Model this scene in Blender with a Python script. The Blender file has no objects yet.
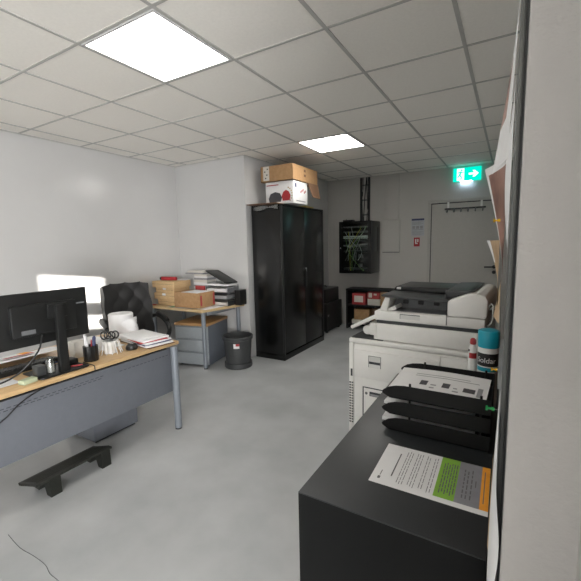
import bpy, bmesh, math, random
from mathutils import Vector, Matrix
random.seed(7)
SC = bpy.context.scene
COL = SC.collection
PI = math.pi

# ------------------------------------------------------------------ camera
cam_d = bpy.data.cameras.new('camera')
cam = bpy.data.objects.new('camera', cam_d); COL.objects.link(cam)
cam_d.sensor_width = 36.0
cam_d.lens = 36.0 * 371.745 / 581.0
cam_d.clip_start = 0.02
_a, _b, _c = 0.5341, 0.1252, -0.0217
_f = Vector((-math.sin(_a)*math.cos(_b), math.cos(_a)*math.cos(_b), -math.sin(_b)))
_r = Vector((math.cos(_a), math.sin(_a), 0))
_u = _r.cross(_f)
_r2 = _r*math.cos(_c) + _u*math.sin(_c)
_u2 = -_r*math.sin(_c) + _u*math.cos(_c)
ZH = 1.493
cam.matrix_world = Matrix(((_r2.x, _u2.x, -_f.x, 0), (_r2.y, _u2.y, -_f.y, 0), (_r2.z, _u2.z, -_f.z, ZH), (0, 0, 0, 1)))
SC.camera = cam

# ------------------------------------------------------------------ world, sun, daylight, exposure
w = bpy.data.worlds.new('world'); SC.world = w; w.use_nodes = True
w.node_tree.nodes['Background'].inputs[0].default_value = (0.75, 0.86, 1.0, 1)
w.node_tree.nodes['Background'].inputs[1].default_value = 1.0

sun_d = bpy.data.lights.new('sun', 'SUN'); sun_d.energy = 26; sun_d.angle = math.radians(0.35); sun_d.color = (1, 0.95, 0.88)
sun = bpy.data.objects.new('sun', sun_d); COL.objects.link(sun)
sun.rotation_euler = Vector((-1, 2, -0.264)).to_track_quat('-Z', 'Y').to_euler()

day_d = bpy.data.lights.new('daylight', 'AREA'); day_d.shape = 'RECTANGLE'; day_d.size = 2.4; day_d.size_y = 1.9
day_d.energy = 470; day_d.color = (0.99, 0.98, 0.985)
day = bpy.data.objects.new('daylight', day_d); COL.objects.link(day)  # area lamp in place of daylight, its window invented and out of view
day.location = (2.94, -3.1, 1.25)
day.rotation_euler = Vector((-1, 0.45, 0.35)).to_track_quat('-Z', 'Y').to_euler()

PANEL_NEAR, PANEL_FAR, PANEL_REAR = 8.0, 16.0, 7.0
SC.view_settings.view_transform = 'Standard'
SC.view_settings.look = 'None'
SC.view_settings.exposure = 0.30
SC.view_settings.gamma = 1.0
SC.view_settings.use_curve_mapping = False

# ------------------------------------------------------------------ materials
def lin(c):
    return tuple(((v/255)/12.92 if v/255 <= 0.04045 else ((v/255+0.055)/1.055)**2.4) for v in c)

def mat(name, rgb, rough=0.5, metal=0.0, var=0.06, scale=30, bump=0.0, bscale=200, spec=0.5, stretch=None, rgb2=None, detail=3, contrast=None):
    m = bpy.data.materials.new(name); m.use_nodes = True
    nt = m.node_tree; bs = nt.nodes['Principled BSDF']
    bs.inputs['Roughness'].default_value = rough
    bs.inputs['Metallic'].default_value = metal
    bs.inputs['Specular IOR Level'].default_value = spec
    tc = nt.nodes.new('ShaderNodeTexCoord')
    mp = nt.nodes.new('ShaderNodeMapping'); nt.links.new(tc.outputs['Object'], mp.inputs[0])
    if stretch: mp.inputs['Scale'].default_value = stretch
    nz = nt.nodes.new('ShaderNodeTexNoise'); nz.inputs['Scale'].default_value = scale; nz.inputs['Detail'].default_value = detail
    nt.links.new(mp.outputs[0], nz.inputs['Vector'])
    rp = nt.nodes.new('ShaderNodeValToRGB')
    c = lin(rgb)
    a = lin(rgb2) if rgb2 else tuple(v*(1-var) for v in c)
    b = c if rgb2 else tuple(min(1, v*(1+var)) for v in c)
    rp.color_ramp.elements[0].color = (*a, 1); rp.color_ramp.elements[1].color = (*b, 1)
    lo, hi = contrast if contrast else (0.3, 0.7)
    rp.color_ramp.elements[0].position = lo; rp.color_ramp.elements[1].position = hi
    nt.links.new(nz.outputs['Fac'], rp.inputs[0])
    nt.links.new(rp.outputs[0], bs.inputs['Base Color'])
    if bump:
        n2 = nt.nodes.new('ShaderNodeTexNoise'); n2.inputs['Scale'].default_value = bscale; n2.inputs['Detail'].default_value = 4
        nt.links.new(tc.outputs['Object'], n2.inputs['Vector'])
        bp = nt.nodes.new('ShaderNodeBump'); bp.inputs['Strength'].default_value = bump; bp.inputs['Distance'].default_value = 0.002
        nt.links.new(n2.outputs['Fac'], bp.inputs['Height']); nt.links.new(bp.outputs[0], bs.inputs['Normal'])
    return m

def emit(name, rgb, strength):
    m = bpy.data.materials.new(name); m.use_nodes = True
    nt = m.node_tree; nt.nodes.clear()
    e = nt.nodes.new('ShaderNodeEmission'); e.inputs[0].default_value = (*lin(rgb), 1); e.inputs[1].default_value = strength
    o = nt.nodes.new('ShaderNodeOutputMaterial'); nt.links.new(e.outputs[0], o.inputs[0])
    return m

def glass(name, tint=(235, 240, 240), mix=0.12, rough=0.03):
    m = bpy.data.materials.new(name); m.use_nodes = True
    nt = m.node_tree; nt.nodes.clear()
    t = nt.nodes.new('ShaderNodeBsdfTransparent'); t.inputs[0].default_value = (*lin(tint), 1)
    g = nt.nodes.new('ShaderNodeBsdfGlossy'); g.inputs['Roughness'].default_value = rough
    x = nt.nodes.new('ShaderNodeMixShader'); x.inputs[0].default_value = mix
    o = nt.nodes.new('ShaderNodeOutputMaterial')
    nt.links.new(t.outputs[0], x.inputs[1]); nt.links.new(g.outputs[0], x.inputs[2]); nt.links.new(x.outputs[0], o.inputs[0])
    return m

M = dict(
    wall=mat('wall_paint', (202, 202, 201), 0.2, var=0.015, scale=3, bump=0.05, bscale=120),
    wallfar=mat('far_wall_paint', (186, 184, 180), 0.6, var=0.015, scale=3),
    jamb=mat('rough_wall_paint', (180, 177, 174), 0.75, var=0.05, scale=14, bump=0.8, bscale=90, stretch=(1, 1, 0.45), detail=6),
    floor=mat('grey_resin_floor', (192, 194, 195), 0.34, rgb2=(160, 163, 164), scale=2.1, detail=6, contrast=(0.26, 0.74), bump=0.05, bscale=60),
    crack=mat('crack_line', (92, 94, 94), 0.9),
    tile=mat('ceiling_tile', (249, 246, 239), 0.9, var=0.02, scale=60),
    grid=mat('ceiling_grid_metal', (188, 187, 183), 0.45, var=0.02),
    lightframe=mat('light_frame', (205, 205, 205), 0.4),
    door=mat('door_laminate', (176, 174, 169), 0.5, var=0.02),
    black=mat('black_metal', (26, 27, 28), 0.38, var=0.1),
    blackcab=mat('black_cabinet_metal', (13, 14, 14), 0.24, var=0.06, bump=0.03, bscale=300),
    blackpl=mat('black_plastic', (24, 25, 25), 0.42, var=0.1),
    softblk=mat('black_leather', (24, 24, 25), 0.5, var=0.1, bump=0.25, bscale=160),
    anth_shaded=mat('anthracite_metal_shaded', (20, 21, 21), 0.55, var=0.04, spec=0.12),  # shade on the low cabinet's body put into a darker anthracite colour
    trayblk=mat('matt_black_tray', (15, 16, 16), 0.5, var=0.06, spec=0.3),
    shelfblk=mat('matt_black_shelf', (19, 19, 20), 0.6),
    anth=mat('anthracite_metal', (38, 41, 43), 0.42, var=0.04, bump=0.05, bscale=400),
    darkpl=mat('dark_grey_plastic', (58, 60, 61), 0.45),
    midgrey=mat('mid_grey_plastic', (108, 110, 112), 0.45),
    steel=mat('steel', (170, 172, 174), 0.3, metal=0.9, var=0.03),
    alu=mat('aluminium_frame', (98, 99, 97), 0.45, metal=0.6, var=0.05, stretch=(1, 1, 0.05)),
    wood=mat('oak_laminate', (206, 176, 132), 0.45, rgb2=(186, 152, 108), scale=14, stretch=(6, 0.6, 6), detail=5),
    pedwood=mat('pedestal_top_wood', (176, 138, 92), 0.5, rgb2=(156, 118, 76), scale=14, stretch=(0.6, 6, 6)),
    woodlight=mat('pale_oak_laminate', (206, 182, 140), 0.45, rgb2=(190, 164, 120), scale=14, stretch=(0.6, 6, 6), detail=5),
    bluegrey=mat('blue_grey_steel', (104, 108, 115), 0.5, var=0.03),
    slot=mat('slot_shadow', (58, 61, 66), 0.8),
    greyleg=mat('grey_leg_metal', (128, 134, 141), 0.35, metal=0.2, var=0.03),
    drawer=mat('drawer_front_grey', (150, 156, 160), 0.45, var=0.03),
    pedside=mat('pedestal_side_grey', (92, 98, 106), 0.5, var=0.03),
    kraft=mat('kraft_card', (210, 180, 136), 0.75, rgb2=(196, 164, 120), scale=20, stretch=(1, 1, 6)),
    kraft2=mat('brown_card', (176, 140, 100), 0.8, rgb2=(160, 124, 86), scale=24, stretch=(1, 6, 1)),
    kraftdark=mat('dark_brown_card', (112, 84, 62), 0.85),
    white=mat('white_plastic', (222, 222, 219), 0.42, var=0.015),
    copier=mat('copier_casing', (232, 231, 227), 0.45, var=0.015),
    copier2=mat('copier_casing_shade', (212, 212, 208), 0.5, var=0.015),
    paper=mat('white_paper', (226, 226, 226), 0.7, var=0.015),
    paper2=mat('off_white_paper', (212, 208, 200), 0.7, var=0.03),
    ink=mat('printed_ink', (70, 70, 74), 0.8),
    softink=mat('soft_print', (98, 98, 100), 0.8),
    lightink=mat('pale_ink', (150, 150, 152), 0.8),
    green=mat('green_print', (128, 176, 62), 0.7),
    grey=mat('grey_print', (136, 136, 142), 0.7),
    orange=mat('orange_print', (240, 160, 48), 0.7),
    red=mat('red_print', (164, 40, 46), 0.6),
    redbox=mat('red_box_print', (172, 62, 64), 0.7),
    pinkprint=mat('pinkish_photo_print', (188, 142, 124), 0.5, rgb2=(108, 76, 66), scale=7),
    tan=mat('tan_paper', (196, 172, 138), 0.75, rgb2=(160, 132, 100), scale=9),
    bluep=mat('blue_plastic', (38, 66, 118), 0.4),
    signpale=mat('notice_pale', (176, 180, 188), 0.6),
    navy=mat('navy_print', (58, 64, 98), 0.6),
    teal=mat('teal_plastic', (20, 150, 172), 0.3, var=0.04),
    lgreen=mat('pale_green_notes', (178, 188, 158), 0.8),
    pgreen=mat('green_pin', (20, 160, 80), 0.3),
    yellow=mat('yellow_pin', (236, 190, 30), 0.3),
    yellowpaper=mat('yellow_envelope', (190, 168, 88), 0.75),
    cork=mat('cork', (92, 68, 50), 0.9, var=0.25, scale=150),
    glassp=glass('rack_glass', (240, 244, 242), 0.05),
    jar=glass('clear_glass', (238, 240, 240), 0.2),
    wrap=glass('plastic_wrap', (225, 228, 230), 0.24, 0.15),
    patchw=mat('patch_panel_pale', (214, 222, 220), 0.5),
    cablegrey=mat('grey_cable', (190, 194, 190), 0.5),
    cablegreen=mat('green_cable', (130, 170, 90), 0.5),
    cableyellow=mat('yellow_cable', (200, 196, 60), 0.5),
    olive=mat('dark_olive_rubber', (24, 26, 21), 0.55, var=0.1),
    signgreen=emit('exit_sign_green', (0, 214, 184), 1.2),
    signwhite=emit('exit_sign_white', (226, 255, 246), 1.35),
    signlamp=emit('exit_sign_lamp', (200, 228, 255), 20),
)
M['diff_near'] = emit('panel_diffuser_bright', (255, 251, 245), PANEL_NEAR)
M['diff_rear'] = emit('panel_diffuser_rear', (255, 251, 245), PANEL_REAR)
M['diff_far'] = emit('panel_diffuser_dim', (255, 251, 245), PANEL_FAR)

# ------------------------------------------------------------------ mesh helpers
class MB:
    def __init__(s): s.bm = bmesh.new()
    def _fin(s, verts, faces, mi, T):
        for f in faces: f.material_index = mi
        if T is not None: bmesh.ops.transform(s.bm, matrix=T, verts=verts)
    def box(s, x0, x1, y0, y1, z0, z1, mi=0, bev=0.0, T=None, seg=2):
        P = [(x, y, z) for x in (x0, x1) for y in (y0, y1) for z in (z0, z1)]
        v = [s.bm.verts.new(p) for p in P]
        F = [(0, 1, 3, 2), (4, 6, 7, 5), (0, 4, 5, 1), (2, 3, 7, 6), (0, 2, 6, 4), (1, 5, 7, 3)]
        fs = [s.bm.faces.new([v[i] for i in f]) for f in F]
        for f in fs: f.material_index = mi
        if T is not None: bmesh.ops.transform(s.bm, matrix=T, verts=v)
        if bev:
            es = list({e for f in fs for e in f.edges})
            r = bmesh.ops.bevel(s.bm, geom=es, offset=bev, segments=seg, affect='EDGES', profile=0.5)
            for f in r['faces']: f.material_index = mi
        return s
    def cyl(s, p0, p1, r0, r1=None, n=20, mi=0, cap=True):
        r1 = r0 if r1 is None else r1
        p0, p1 = Vector(p0), Vector(p1); d = (p1-p0).normalized()
        q = d.to_track_quat('Z', 'Y')
        A, B = [], []
        for i in range(n):
            a = 2*PI*i/n; o = q @ Vector((math.cos(a), math.sin(a), 0))
            A.append(s.bm.verts.new(p0+o*r0)); B.append(s.bm.verts.new(p1+o*r1))
        for i in range(n):
            f = s.bm.faces.new((A[i], A[(i+1) % n], B[(i+1) % n], B[i])); f.material_index = mi
        if cap:
            f = s.bm.faces.new(A[::-1]); f.material_index = mi
            f = s.bm.faces.new(B); f.material_index = mi
        return s
    def tube(s, pts, r, n=8, mi=0, sub=4):
        P = [Vector(p) for p in pts]
        if sub > 1 and len(P) > 2:      # Catmull-Rom smoothing
            Q = []
            for i in range(len(P)-1):
                a = P[max(i-1, 0)]; b = P[i]; c = P[i+1]; d = P[min(i+2, len(P)-1)]
                for k in range(sub):
                    t = k/sub
                    Q.append(0.5*((2*b)+(c-a)*t+(2*a-5*b+4*c-d)*t*t+(3*b-a-3*c+d)*t**3))
            Q.append(P[-1]); P = Q
        rings = []
        up = Vector((0, 0, 1))
        for i, p in enumerate(P):
            t = (P[min(i+1, len(P)-1)]-P[max(i-1, 0)]).normalized()
            x = t.cross(up)
            if x.length < 0.05: x = t.cross(Vector((1, 0, 0)))
            x.normalize(); y = t.cross(x)
            rings.append([s.bm.verts.new(p+(x*math.cos(2*PI*k/n)+y*math.sin(2*PI*k/n))*r) for k in range(n)])
        for a, b in zip(rings, rings[1:]):
            for k in range(n):
                f = s.bm.faces.new((a[k], a[(k+1) % n], b[(k+1) % n], b[k])); f.material_index = mi
        f = s.bm.faces.new(rings[0][::-1]); f.material_index = mi
        f = s.bm.faces.new(rings[-1]); f.material_index = mi
        return s
    def lathe(s, prof, c=(0, 0, 0), n=32, mi=0):
        c = Vector(c); rings = []
        for r, z in prof:
            if r < 1e-6: rings.append([s.bm.verts.new(c+Vector((0, 0, z)))])
            else: rings.append([s.bm.verts.new(c+Vector((r*math.cos(2*PI*k/n), r*math.sin(2*PI*k/n), z))) for k in range(n)])
        for a, b in zip(rings, rings[1:]):
            for k in range(n):
                k2 = (k+1) % n
                if len(a) == 1 and len(b) == 1: continue
                vs = (a[0], b[k2], b[k]) if len(a) == 1 else ((a[k], a[k2], b[0]) if len(b) == 1 else (a[k], a[k2], b[k2], b[k]))
                f = s.bm.faces.new(vs); f.material_index = mi
        return s
    def prism(s, poly, ax, a0, a1, mi=0, bev=0.0, T=None):
        def P(u, v, a): return {'x': (a, u, v), 'y': (u, a, v), 'z': (u, v, a)}[ax]
        A = [s.bm.verts.new(P(u, v, a0)) for u, v in poly]; B = [s.bm.verts.new(P(u, v, a1)) for u, v in poly]
        n = len(poly); fs = [s.bm.faces.new(A[::-1]), s.bm.faces.new(B)]
        for i in range(n): fs.append(s.bm.faces.new((A[i], A[(i+1) % n], B[(i+1) % n], B[i])))
        for f in fs: f.material_index = mi
        if T is not None: bmesh.ops.transform(s.bm, matrix=T, verts=A+B)
        if bev:
            es = list({e for f in fs for e in f.edges})
            r = bmesh.ops.bevel(s.bm, geom=es, offset=bev, segments=2, affect='EDGES', profile=0.5)
            for f in r['faces']: f.material_index = mi
        return s
    def sheet(s, fn, nu=10, nv=10, t=0.0, mi=0, mif=None):
        g = [[Vector(fn(i/nu, j/nv)) for j in range(nv+1)] for i in range(nu+1)]
        V = [[s.bm.verts.new(p) for p in row] for row in g]
        def add(W, flip):
            for i in range(nu):
                for j in range(nv):
                    q = (W[i][j], W[i+1][j], W[i+1][j+1], W[i][j+1])
                    f = s.bm.faces.new(q[::-1] if flip else q); f.material_index = mif(i, j) if mif else mi
        add(V, False)
        if t:
            N = [[None]*(nv+1) for _ in range(nu+1)]
            for i in range(nu+1):
                for j in range(nv+1):
                    du = g[min(i+1, nu)][j]-g[max(i-1, 0)][j]; dv = g[i][min(j+1, nv)]-g[i][max(j-1, 0)]
                    N[i][j] = s.bm.verts.new(g[i][j]-du.cross(dv).normalized()*t)
            add(N, True)
            bd = [(i, 0) for i in range(nu+1)]+[(nu, j) for j in range(1, nv+1)]+[(i, nv) for i in range(nu-1, -1, -1)]+[(0, j) for j in range(nv-1, 0, -1)]
            for k in range(len(bd)):
                a, b = bd[k], bd[(k+1) % len(bd)]
                f = s.bm.faces.new((V[a[0]][a[1]], N[a[0]][a[1]], N[b[0]][b[1]], V[b[0]][b[1]])); f.material_index = mi
        return s
    def build(s, name, mats, parent=None, world=True, loc=None):
        bmesh.ops.recalc_face_normals(s.bm, faces=s.bm.faces[:])
        if parent is not None and world:
            r = parent
            while r.parent: r = r.parent
            T = (Matrix.Translation(r.location) @ r.rotation_euler.to_matrix().to_4x4()).inverted()
            bmesh.ops.transform(s.bm, matrix=T, verts=s.bm.verts[:])
        if loc is not None:
            bmesh.ops.translate(s.bm, vec=-Vector(loc), verts=s.bm.verts[:])
        me = bpy.data.meshes.new(name); s.bm.to_mesh(me); s.bm.free()
        for f in me.polygons: f.use_smooth = True
        me.set_sharp_from_angle(angle=math.radians(32))
        for m in (mats if isinstance(mats, (list, tuple)) else [mats]): me.materials.append(M[m] if isinstance(m, str) else m)
        o = bpy.data.objects.new(name, me); COL.objects.link(o)
        if loc is not None: o.location = loc
        if parent is not None: o.parent = parent
        return o

def tag(o, label, cat, group=None, kind=None):
    if label: o['label'] = label
    if cat: o['category'] = cat
    if group: o['group'] = group
    if kind: o['kind'] = kind
    return o
def thing(name, label, cat, loc, rz=0.0, group=None):
    o = bpy.data.objects.new(name, None); COL.objects.link(o)
    o.location = loc; o.rotation_euler = (0, 0, rz); o.empty_display_size = 0.1
    return tag(o, label, cat, group)
def solo(mb, name, mats, label, cat, group=None):
    vs = [v.co for v in mb.bm.verts]
    lo = [min(v[i] for v in vs) for i in range(3)]; hi = [max(v[i] for v in vs) for i in range(3)]
    return tag(mb.build(name, mats, loc=((lo[0]+hi[0])/2, (lo[1]+hi[1])/2, lo[2])), label, cat, group)
def struct(mb, name, mats):
    o = mb.build(name, mats); o['kind'] = 'structure'; return o
def dup(root, loc, rz, label):
    r = root.copy(); COL.objects.link(r); r.location = loc; r.rotation_euler = (0, 0, rz); r['label'] = label
    def rec(a, b):
        for ch in [c for c in a.children]:
            c = ch.copy(); COL.objects.link(c); c.parent = b; rec(ch, c)
    rec(root, r); return r
def rotm(deg, ax, piv=(0, 0, 0)):
    p = Vector(piv); return Matrix.Translation(p) @ Matrix.Rotation(math.radians(deg), 4, ax) @ Matrix.Translation(-p)
def text_mb(body, size, mat4, ext=0.0004):
    cu = bpy.data.curves.new('lettering', 'FONT'); cu.body = body; cu.size = size; cu.extrude = ext; cu.align_x = 'CENTER'; cu.align_y = 'CENTER'
    ob = bpy.data.objects.new('lettering', cu); COL.objects.link(ob)
    dg = bpy.context.evaluated_depsgraph_get(); me = bpy.data.meshes.new_from_object(ob.evaluated_get(dg))
    me.transform(mat4); mb = MB(); mb.bm.from_mesh(me)
    bpy.data.objects.remove(ob); bpy.data.curves.remove(cu); bpy.data.meshes.remove(me)
    return mb

# ------------------------------------------------------------------ room shell
XL, XA, YB, YF, ZC = -4.12, -2.91, 3.85, 6.33, 2.594     # left wall, alcove wall, short back wall, far wall, ceiling
XW, YW = 0.0088, 0.60                                     # right wall plane and its near end
XR, YN = 3.0, -5.0                                        # room behind the camera
TX, TY = -0.877, 1.898                                    # a crossing of the ceiling grid

struct(MB().box(XL-0.2, XR+0.2, YN-0.2, YF+0.2, -0.1, 0), 'floor', 'floor')
struct(MB().tube([(-2.219, 0.769, 0.0002), (-2.066, 0.757, 0.0002), (-1.953, 0.765, 0.0002), (-1.845, 0.766, 0.0002), (-1.771, 0.751, 0.0002), (-1.70, 0.75, 0.0002), (-1.60, 0.735, 0.0002)], 0.0013, 6), 'floor_crack', 'crack')
struct(MB().box(XL-0.2, XR+0.2, YN-0.2, YF+0.2, ZC+0.004, ZC+0.1), 'ceiling', 'tile')
g = MB()
for i in range(-6, 7):
    x = TX+0.6*i
    if XL < x < XR: g.box(x-0.010, x+0.010, YN, YF, ZC, ZC+0.005)
for j in range(-12, 8):
    y = TY+0.6*j
    if YN < y < YF: g.box(XL, XR, y-0.009, y+0.009, ZC+0.0004, ZC+0.005)
struct(g, 'ceiling_grid', 'grid')
tr = MB()
tr.box(XL, XL+0.022, YN, YB, ZC-0.002, ZC+0.012).box(XL, XA, YB-0.022, YB, ZC-0.002, ZC+0.012)
tr.box(XA, XA+0.022, YB, YF, ZC-0.002, ZC+0.012).box(XA, XW, YF-0.022, YF, ZC-0.002, ZC+0.012)
struct(tr, 'trim_1', 'grid')
struct(MB().box(XL-0.2, XL, YN-0.2, YF+0.2, 0, ZC+0.05), 'wall_left', 'wall')
struct(MB().box(XL, XA, YB, YF+0.2, 0, ZC+0.05), 'wall_recess', 'wall')
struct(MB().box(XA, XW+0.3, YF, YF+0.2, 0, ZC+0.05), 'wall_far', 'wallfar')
struct(MB().box(XW, XR+0.2, YW+0.05, YF+0.2, 0, ZC+0.05), 'wall_right', 'wall')
struct(MB().box(XW, XR+0.2, YW, YW+0.0499, 0, ZC+0.05, bev=0.002).box(0.10, 0.30, 0.2, YW+0.01, 0, ZC+0.05), 'wall_right_end_and_blocker', 'jamb')  # second box is an unseen return, added to shade jamb and low cabinet
struct(MB().box(XR, XR+0.2, YN-0.2, -4.3, 0, ZC+0.05).box(XR, XR+0.2, -1.9, YW, 0, ZC+0.05).box(XR, XR+0.2, -4.3, -1.9, 0, 0.25).box(XR, XR+0.2, -4.3, -1.9, 2.25, ZC+0.05), 'wall_side', 'wall')
# wall behind the camera: a slot invented out of view to shape the sun patch
sx0, sx1 = -0.64, -0.28
wb = MB()
wb.box(XL, sx0, YN-0.05, YN, 0, ZC+0.05).box(sx0, sx1, YN-0.05, YN, 2.152, ZC+0.05)
wb.box(sx0, sx1, YN-0.05, YN, 0, 1.557).box(sx0, sx1, YN-0.05, YN, 1.707, 1.866)
wb.box(sx1, XR, YN-0.05, YN, 0, ZC+0.05)
struct(wb, 'wall_back', 'wall')
wf = MB()  # unseen window with lowered blind, invented to go with the daylight lamp
wf.box(XR+0.10, XR+0.11, -4.3, -1.9, 0.25, 2.25, mi=1)
for y in (-4.3, -3.125, -1.95): wf.box(XR+0.04, XR+0.10, y, y+0.05, 0.25, 2.25)
for z in (0.25, 2.20): wf.box(XR+0.04, XR+0.10, -4.3, -1.9, z, z+0.05)
struct(wf, 'added_window', ['white', 'paper'])

# door in the far wall
dx0, dx1, dz = -1.10, -0.10, 2.06
dm = MB().box(dx0+0.004, dx1-0.004, YF-0.012, YF, 0.006, dz-0.004, bev=0.002)
door = struct(dm, 'door_1', 'door')
df = MB()
df.box(dx0-0.012, dx0-0.003, YF-0.006, YF, 0, dz+0.012, mi=1).box(dx0-0.012, dx1+0.01, YF-0.006, YF, dz+0.0, dz+0.012, mi=1)
df.box(dx0-0.06, dx0-0.012, YF-0.014, YF, 0, dz+0.06, bev=0.002).box(dx0-0.06, dx1+0.06, YF-0.022, YF, dz+0.012, dz+0.06, bev=0.002).box(dx1+0.012, dx1+0.05, YF-0.014, YF, 0, dz+0.06)
df.build('door_frame', ['door', 'slot'], door)
hd = MB().cyl((-0.20, YF-0.012, 1.085), (-0.20, YF-0.02, 1.085), 0.026).cyl((-0.20, YF-0.02, 1.085), (-0.20, YF-0.06, 1.085), 0.009)
hd.tube([(-0.20, YF-0.06, 1.085), (-0.24, YF-0.062, 1.085), (-0.33, YF-0.06, 1.083)], 0.010, 10)
hd.build('door_handle', 'darkpl', door)
MB().cyl((-0.20, YF-0.012, 1.005), (-0.20, YF-0.022, 1.005), 0.026).box(-0.204, -0.196, YF-0.026, YF-0.02, 0.985, 1.0, mi=1).build('door_lock', ['darkpl', 'slot'], door)

# ------------------------------------------------------------------ ceiling lights
def ceiling_light(i, j, m, label):
    x0, y0 = TX+0.6*i, TY+0.6*j; x1, y1 = x0+0.6, y0+0.6
    t = thing('ceiling_light', label, 'light', ((x0+x1)/2, (y0+y1)/2, ZC-0.004), group='square ceiling lights')
    a = 0.013; b = 0.026
    fr = MB().box(x0+a, x1-a, y0+a, y0+b, ZC-0.004, ZC+0.003).box(x0+a, x1-a, y1-b, y1-a, ZC-0.004, ZC+0.003)
    fr.box(x0+a, x0+b, y0+b, y1-b, ZC-0.004, ZC+0.003).box(x1-b, x1-a, y0+b, y1-b, ZC-0.004, ZC+0.003)
    fr.build('frame', 'lightframe', t)
    MB().box(x0+b, x1-b, y0+b, y1-b, ZC-0.001, ZC+0.003).build('diffuser', m, t)
ceiling_light(-2, -1, 'diff_near', 'large bright square ceiling light above the monitor desk')
ceiling_light(-2, 3, 'diff_far', 'smaller far square ceiling light near the tall black cabinet')
ceiling_light(-2, -5, 'diff_rear', 'square ceiling light behind the viewpoint at left')

# ------------------------------------------------------------------ exit sign
ex = thing('exit_sign', 'glowing green exit sign with running figure and arrow above the door', 'sign', (-0.61, YF-0.05, 2.37))
MB().box(-0.80, -0.42, YF-0.055, YF-0.001, 2.372, 2.566, bev=0.004).build('housing', 'signgreen', ex)
yy = YF-0.0575
mb = MB().box(-0.748, -0.648, yy, yy+0.001, 2.380, 2.556); mb.build('doorway_symbol', 'signwhite', ex)
man = MB(); y2 = yy-0.001
man.cyl((-0.684, y2+0.0005, 2.528), (-0.684, y2, 2.528), 0.013, n=14)
for (ax, az, bx, bz, wd) in ((-0.694, 2.512, -0.708, 2.455, 0.012), (-0.708, 2.458, -0.684, 2.428, 0.008), (-0.684, 2.428, -0.692, 2.395, 0.007), (-0.710, 2.458, -0.738, 2.428, 0.008),
                             (-0.696, 2.506, -0.668, 2.488, 0.006), (-0.668, 2.488, -0.655, 2.505, 0.005), (-0.698, 2.506, -0.728, 2.498, 0.006), (-0.728, 2.498, -0.736, 2.476, 0.005)):
    d = Vector((bx-ax, 0, bz-az)).normalized(); n = Vector((-d.z, 0, d.x))*wd
    man.prism([(ax+n.x, az+n.z), (bx+n.x, bz+n.z), (bx-n.x, bz-n.z), (ax-n.x, az-n.z)], 'y', y2, y2+0.0006)
man.build('running_figure', 'signgreen', ex)
cz = 2.468
MB().prism([(-0.585, cz-0.014), (-0.515, cz-0.014), (-0.535, cz-0.048), (-0.505, cz-0.048), (-0.452, cz), (-0.505, cz+0.048), (-0.535, cz+0.048), (-0.515, cz+0.014), (-0.585, cz+0.014)], 'y', yy, yy+0.001).build('arrow', 'signwhite', ex)
MB().box(-0.70, -0.54, YF-0.050, YF-0.02, 2.367, 2.3725).build('downlight', 'signlamp', ex)

# ------------------------------------------------------------------ coat hooks over the door
hk = thing('coat_hook_rail', 'dark over-door rail of six coat hooks hung on the far door', 'coat hooks', (-0.625, YF-0.03, 1.93))
MB().box(-0.91, -0.34, YF-0.038, YF-0.026, 1.962, 1.984, bev=0.002).build('rail', 'darkpl', hk)
for x in (-0.86, -0.40):
    MB().box(x-0.014, x+0.014, YF-0.030, YF-0.0225, 1.966, 2.074).box(x-0.014, x+0.014, YF-0.0285, YF-0.0145, 2.0735, 2.078).build('bracket', 'white', hk)
for k in range(6):
    x = -0.87+k*0.098
    MB().tube([(x, YF-0.036, 1.975), (x, YF-0.046, 1.935), (x, YF-0.072, 1.92), (x, YF-0.085, 1.945)], 0.008, 8).build('hook', 'midgrey', hk)

# ------------------------------------------------------------------ far wall fittings
s = thing('notice_sign', 'white notice with dark blue header on the far wall left of door', 'sign', (-1.314, YF-0.005, 1.575))
MB().box(-1.415, -1.213, YF-0.005, YF-0.0005, 1.575, 1.855).build('board', 'signpale', s)
MB().box(-1.412, -1.216, YF-0.0056, YF-0.005, 1.822, 1.852).build('header', 'navy', s)
n = MB()
for k in range(4): n.box(-1.405+0.002*k, -1.23-(k % 2)*0.03, YF-0.0056, YF-0.005, 1.80-0.014*k, 1.806-0.014*k)
for k, x in enumerate((-1.40, -1.34, -1.28)): n.box(x, x+0.045, YF-0.0056, YF-0.005, 1.69, 1.735)
n.box(-1.405, -1.225, YF-0.0056, YF-0.005, 1.668, 1.678)
for k in range(5): n.box(-1.405, -1.225-(k % 3)*0.025, YF-0.0056, YF-0.005, 1.645-0.014*k, 1.650-0.014*k)
n.build('printed_lines', 'lightink', s)
s = thing('fire_sign', 'small red fire safety sign below the white notice', 'sign', (-1.325, YF-0.004, 1.41))
MB().box(-1.372, -1.280, YF-0.004, YF-0.0005, 1.405, 1.548).build('plate', 'red', s)
MB().box(-1.352, -1.332, YF-0.0047, YF-0.004, 1.445, 1.525, bev=0.0).box(-1.352, -1.310, YF-0.0047, YF-0.004, 1.445, 1.460).box(-1.318, -1.300, YF-0.0047, YF-0.004, 1.475, 1.525).build('symbol', 'paper', s)
s = thing('wall_panel_cover', 'flat grey wall cover panel right of the server rack', 'panel', (-1.74, YF-0.03, 1.32))
MB().box(-1.885, -1.595, YF-0.05, YF-0.001, 1.32, 1.845, bev=0.004).build('cover', 'wallfar', s)
MB().box(-1.88, -1.60, YF-0.046, YF-0.001, 1.308, 1.3195).build('lower_lip', 'midgrey', s)
tag(solo(MB().box(-1.86, -1.62, YF-0.022, YF-0.001, 1.848, ZC-0.004, bev=0.002), 'cable_trunking', 'wallfar', 'wide flat trunking rising from the grey cover panel to ceiling', 'trunking'), None, None)

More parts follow.
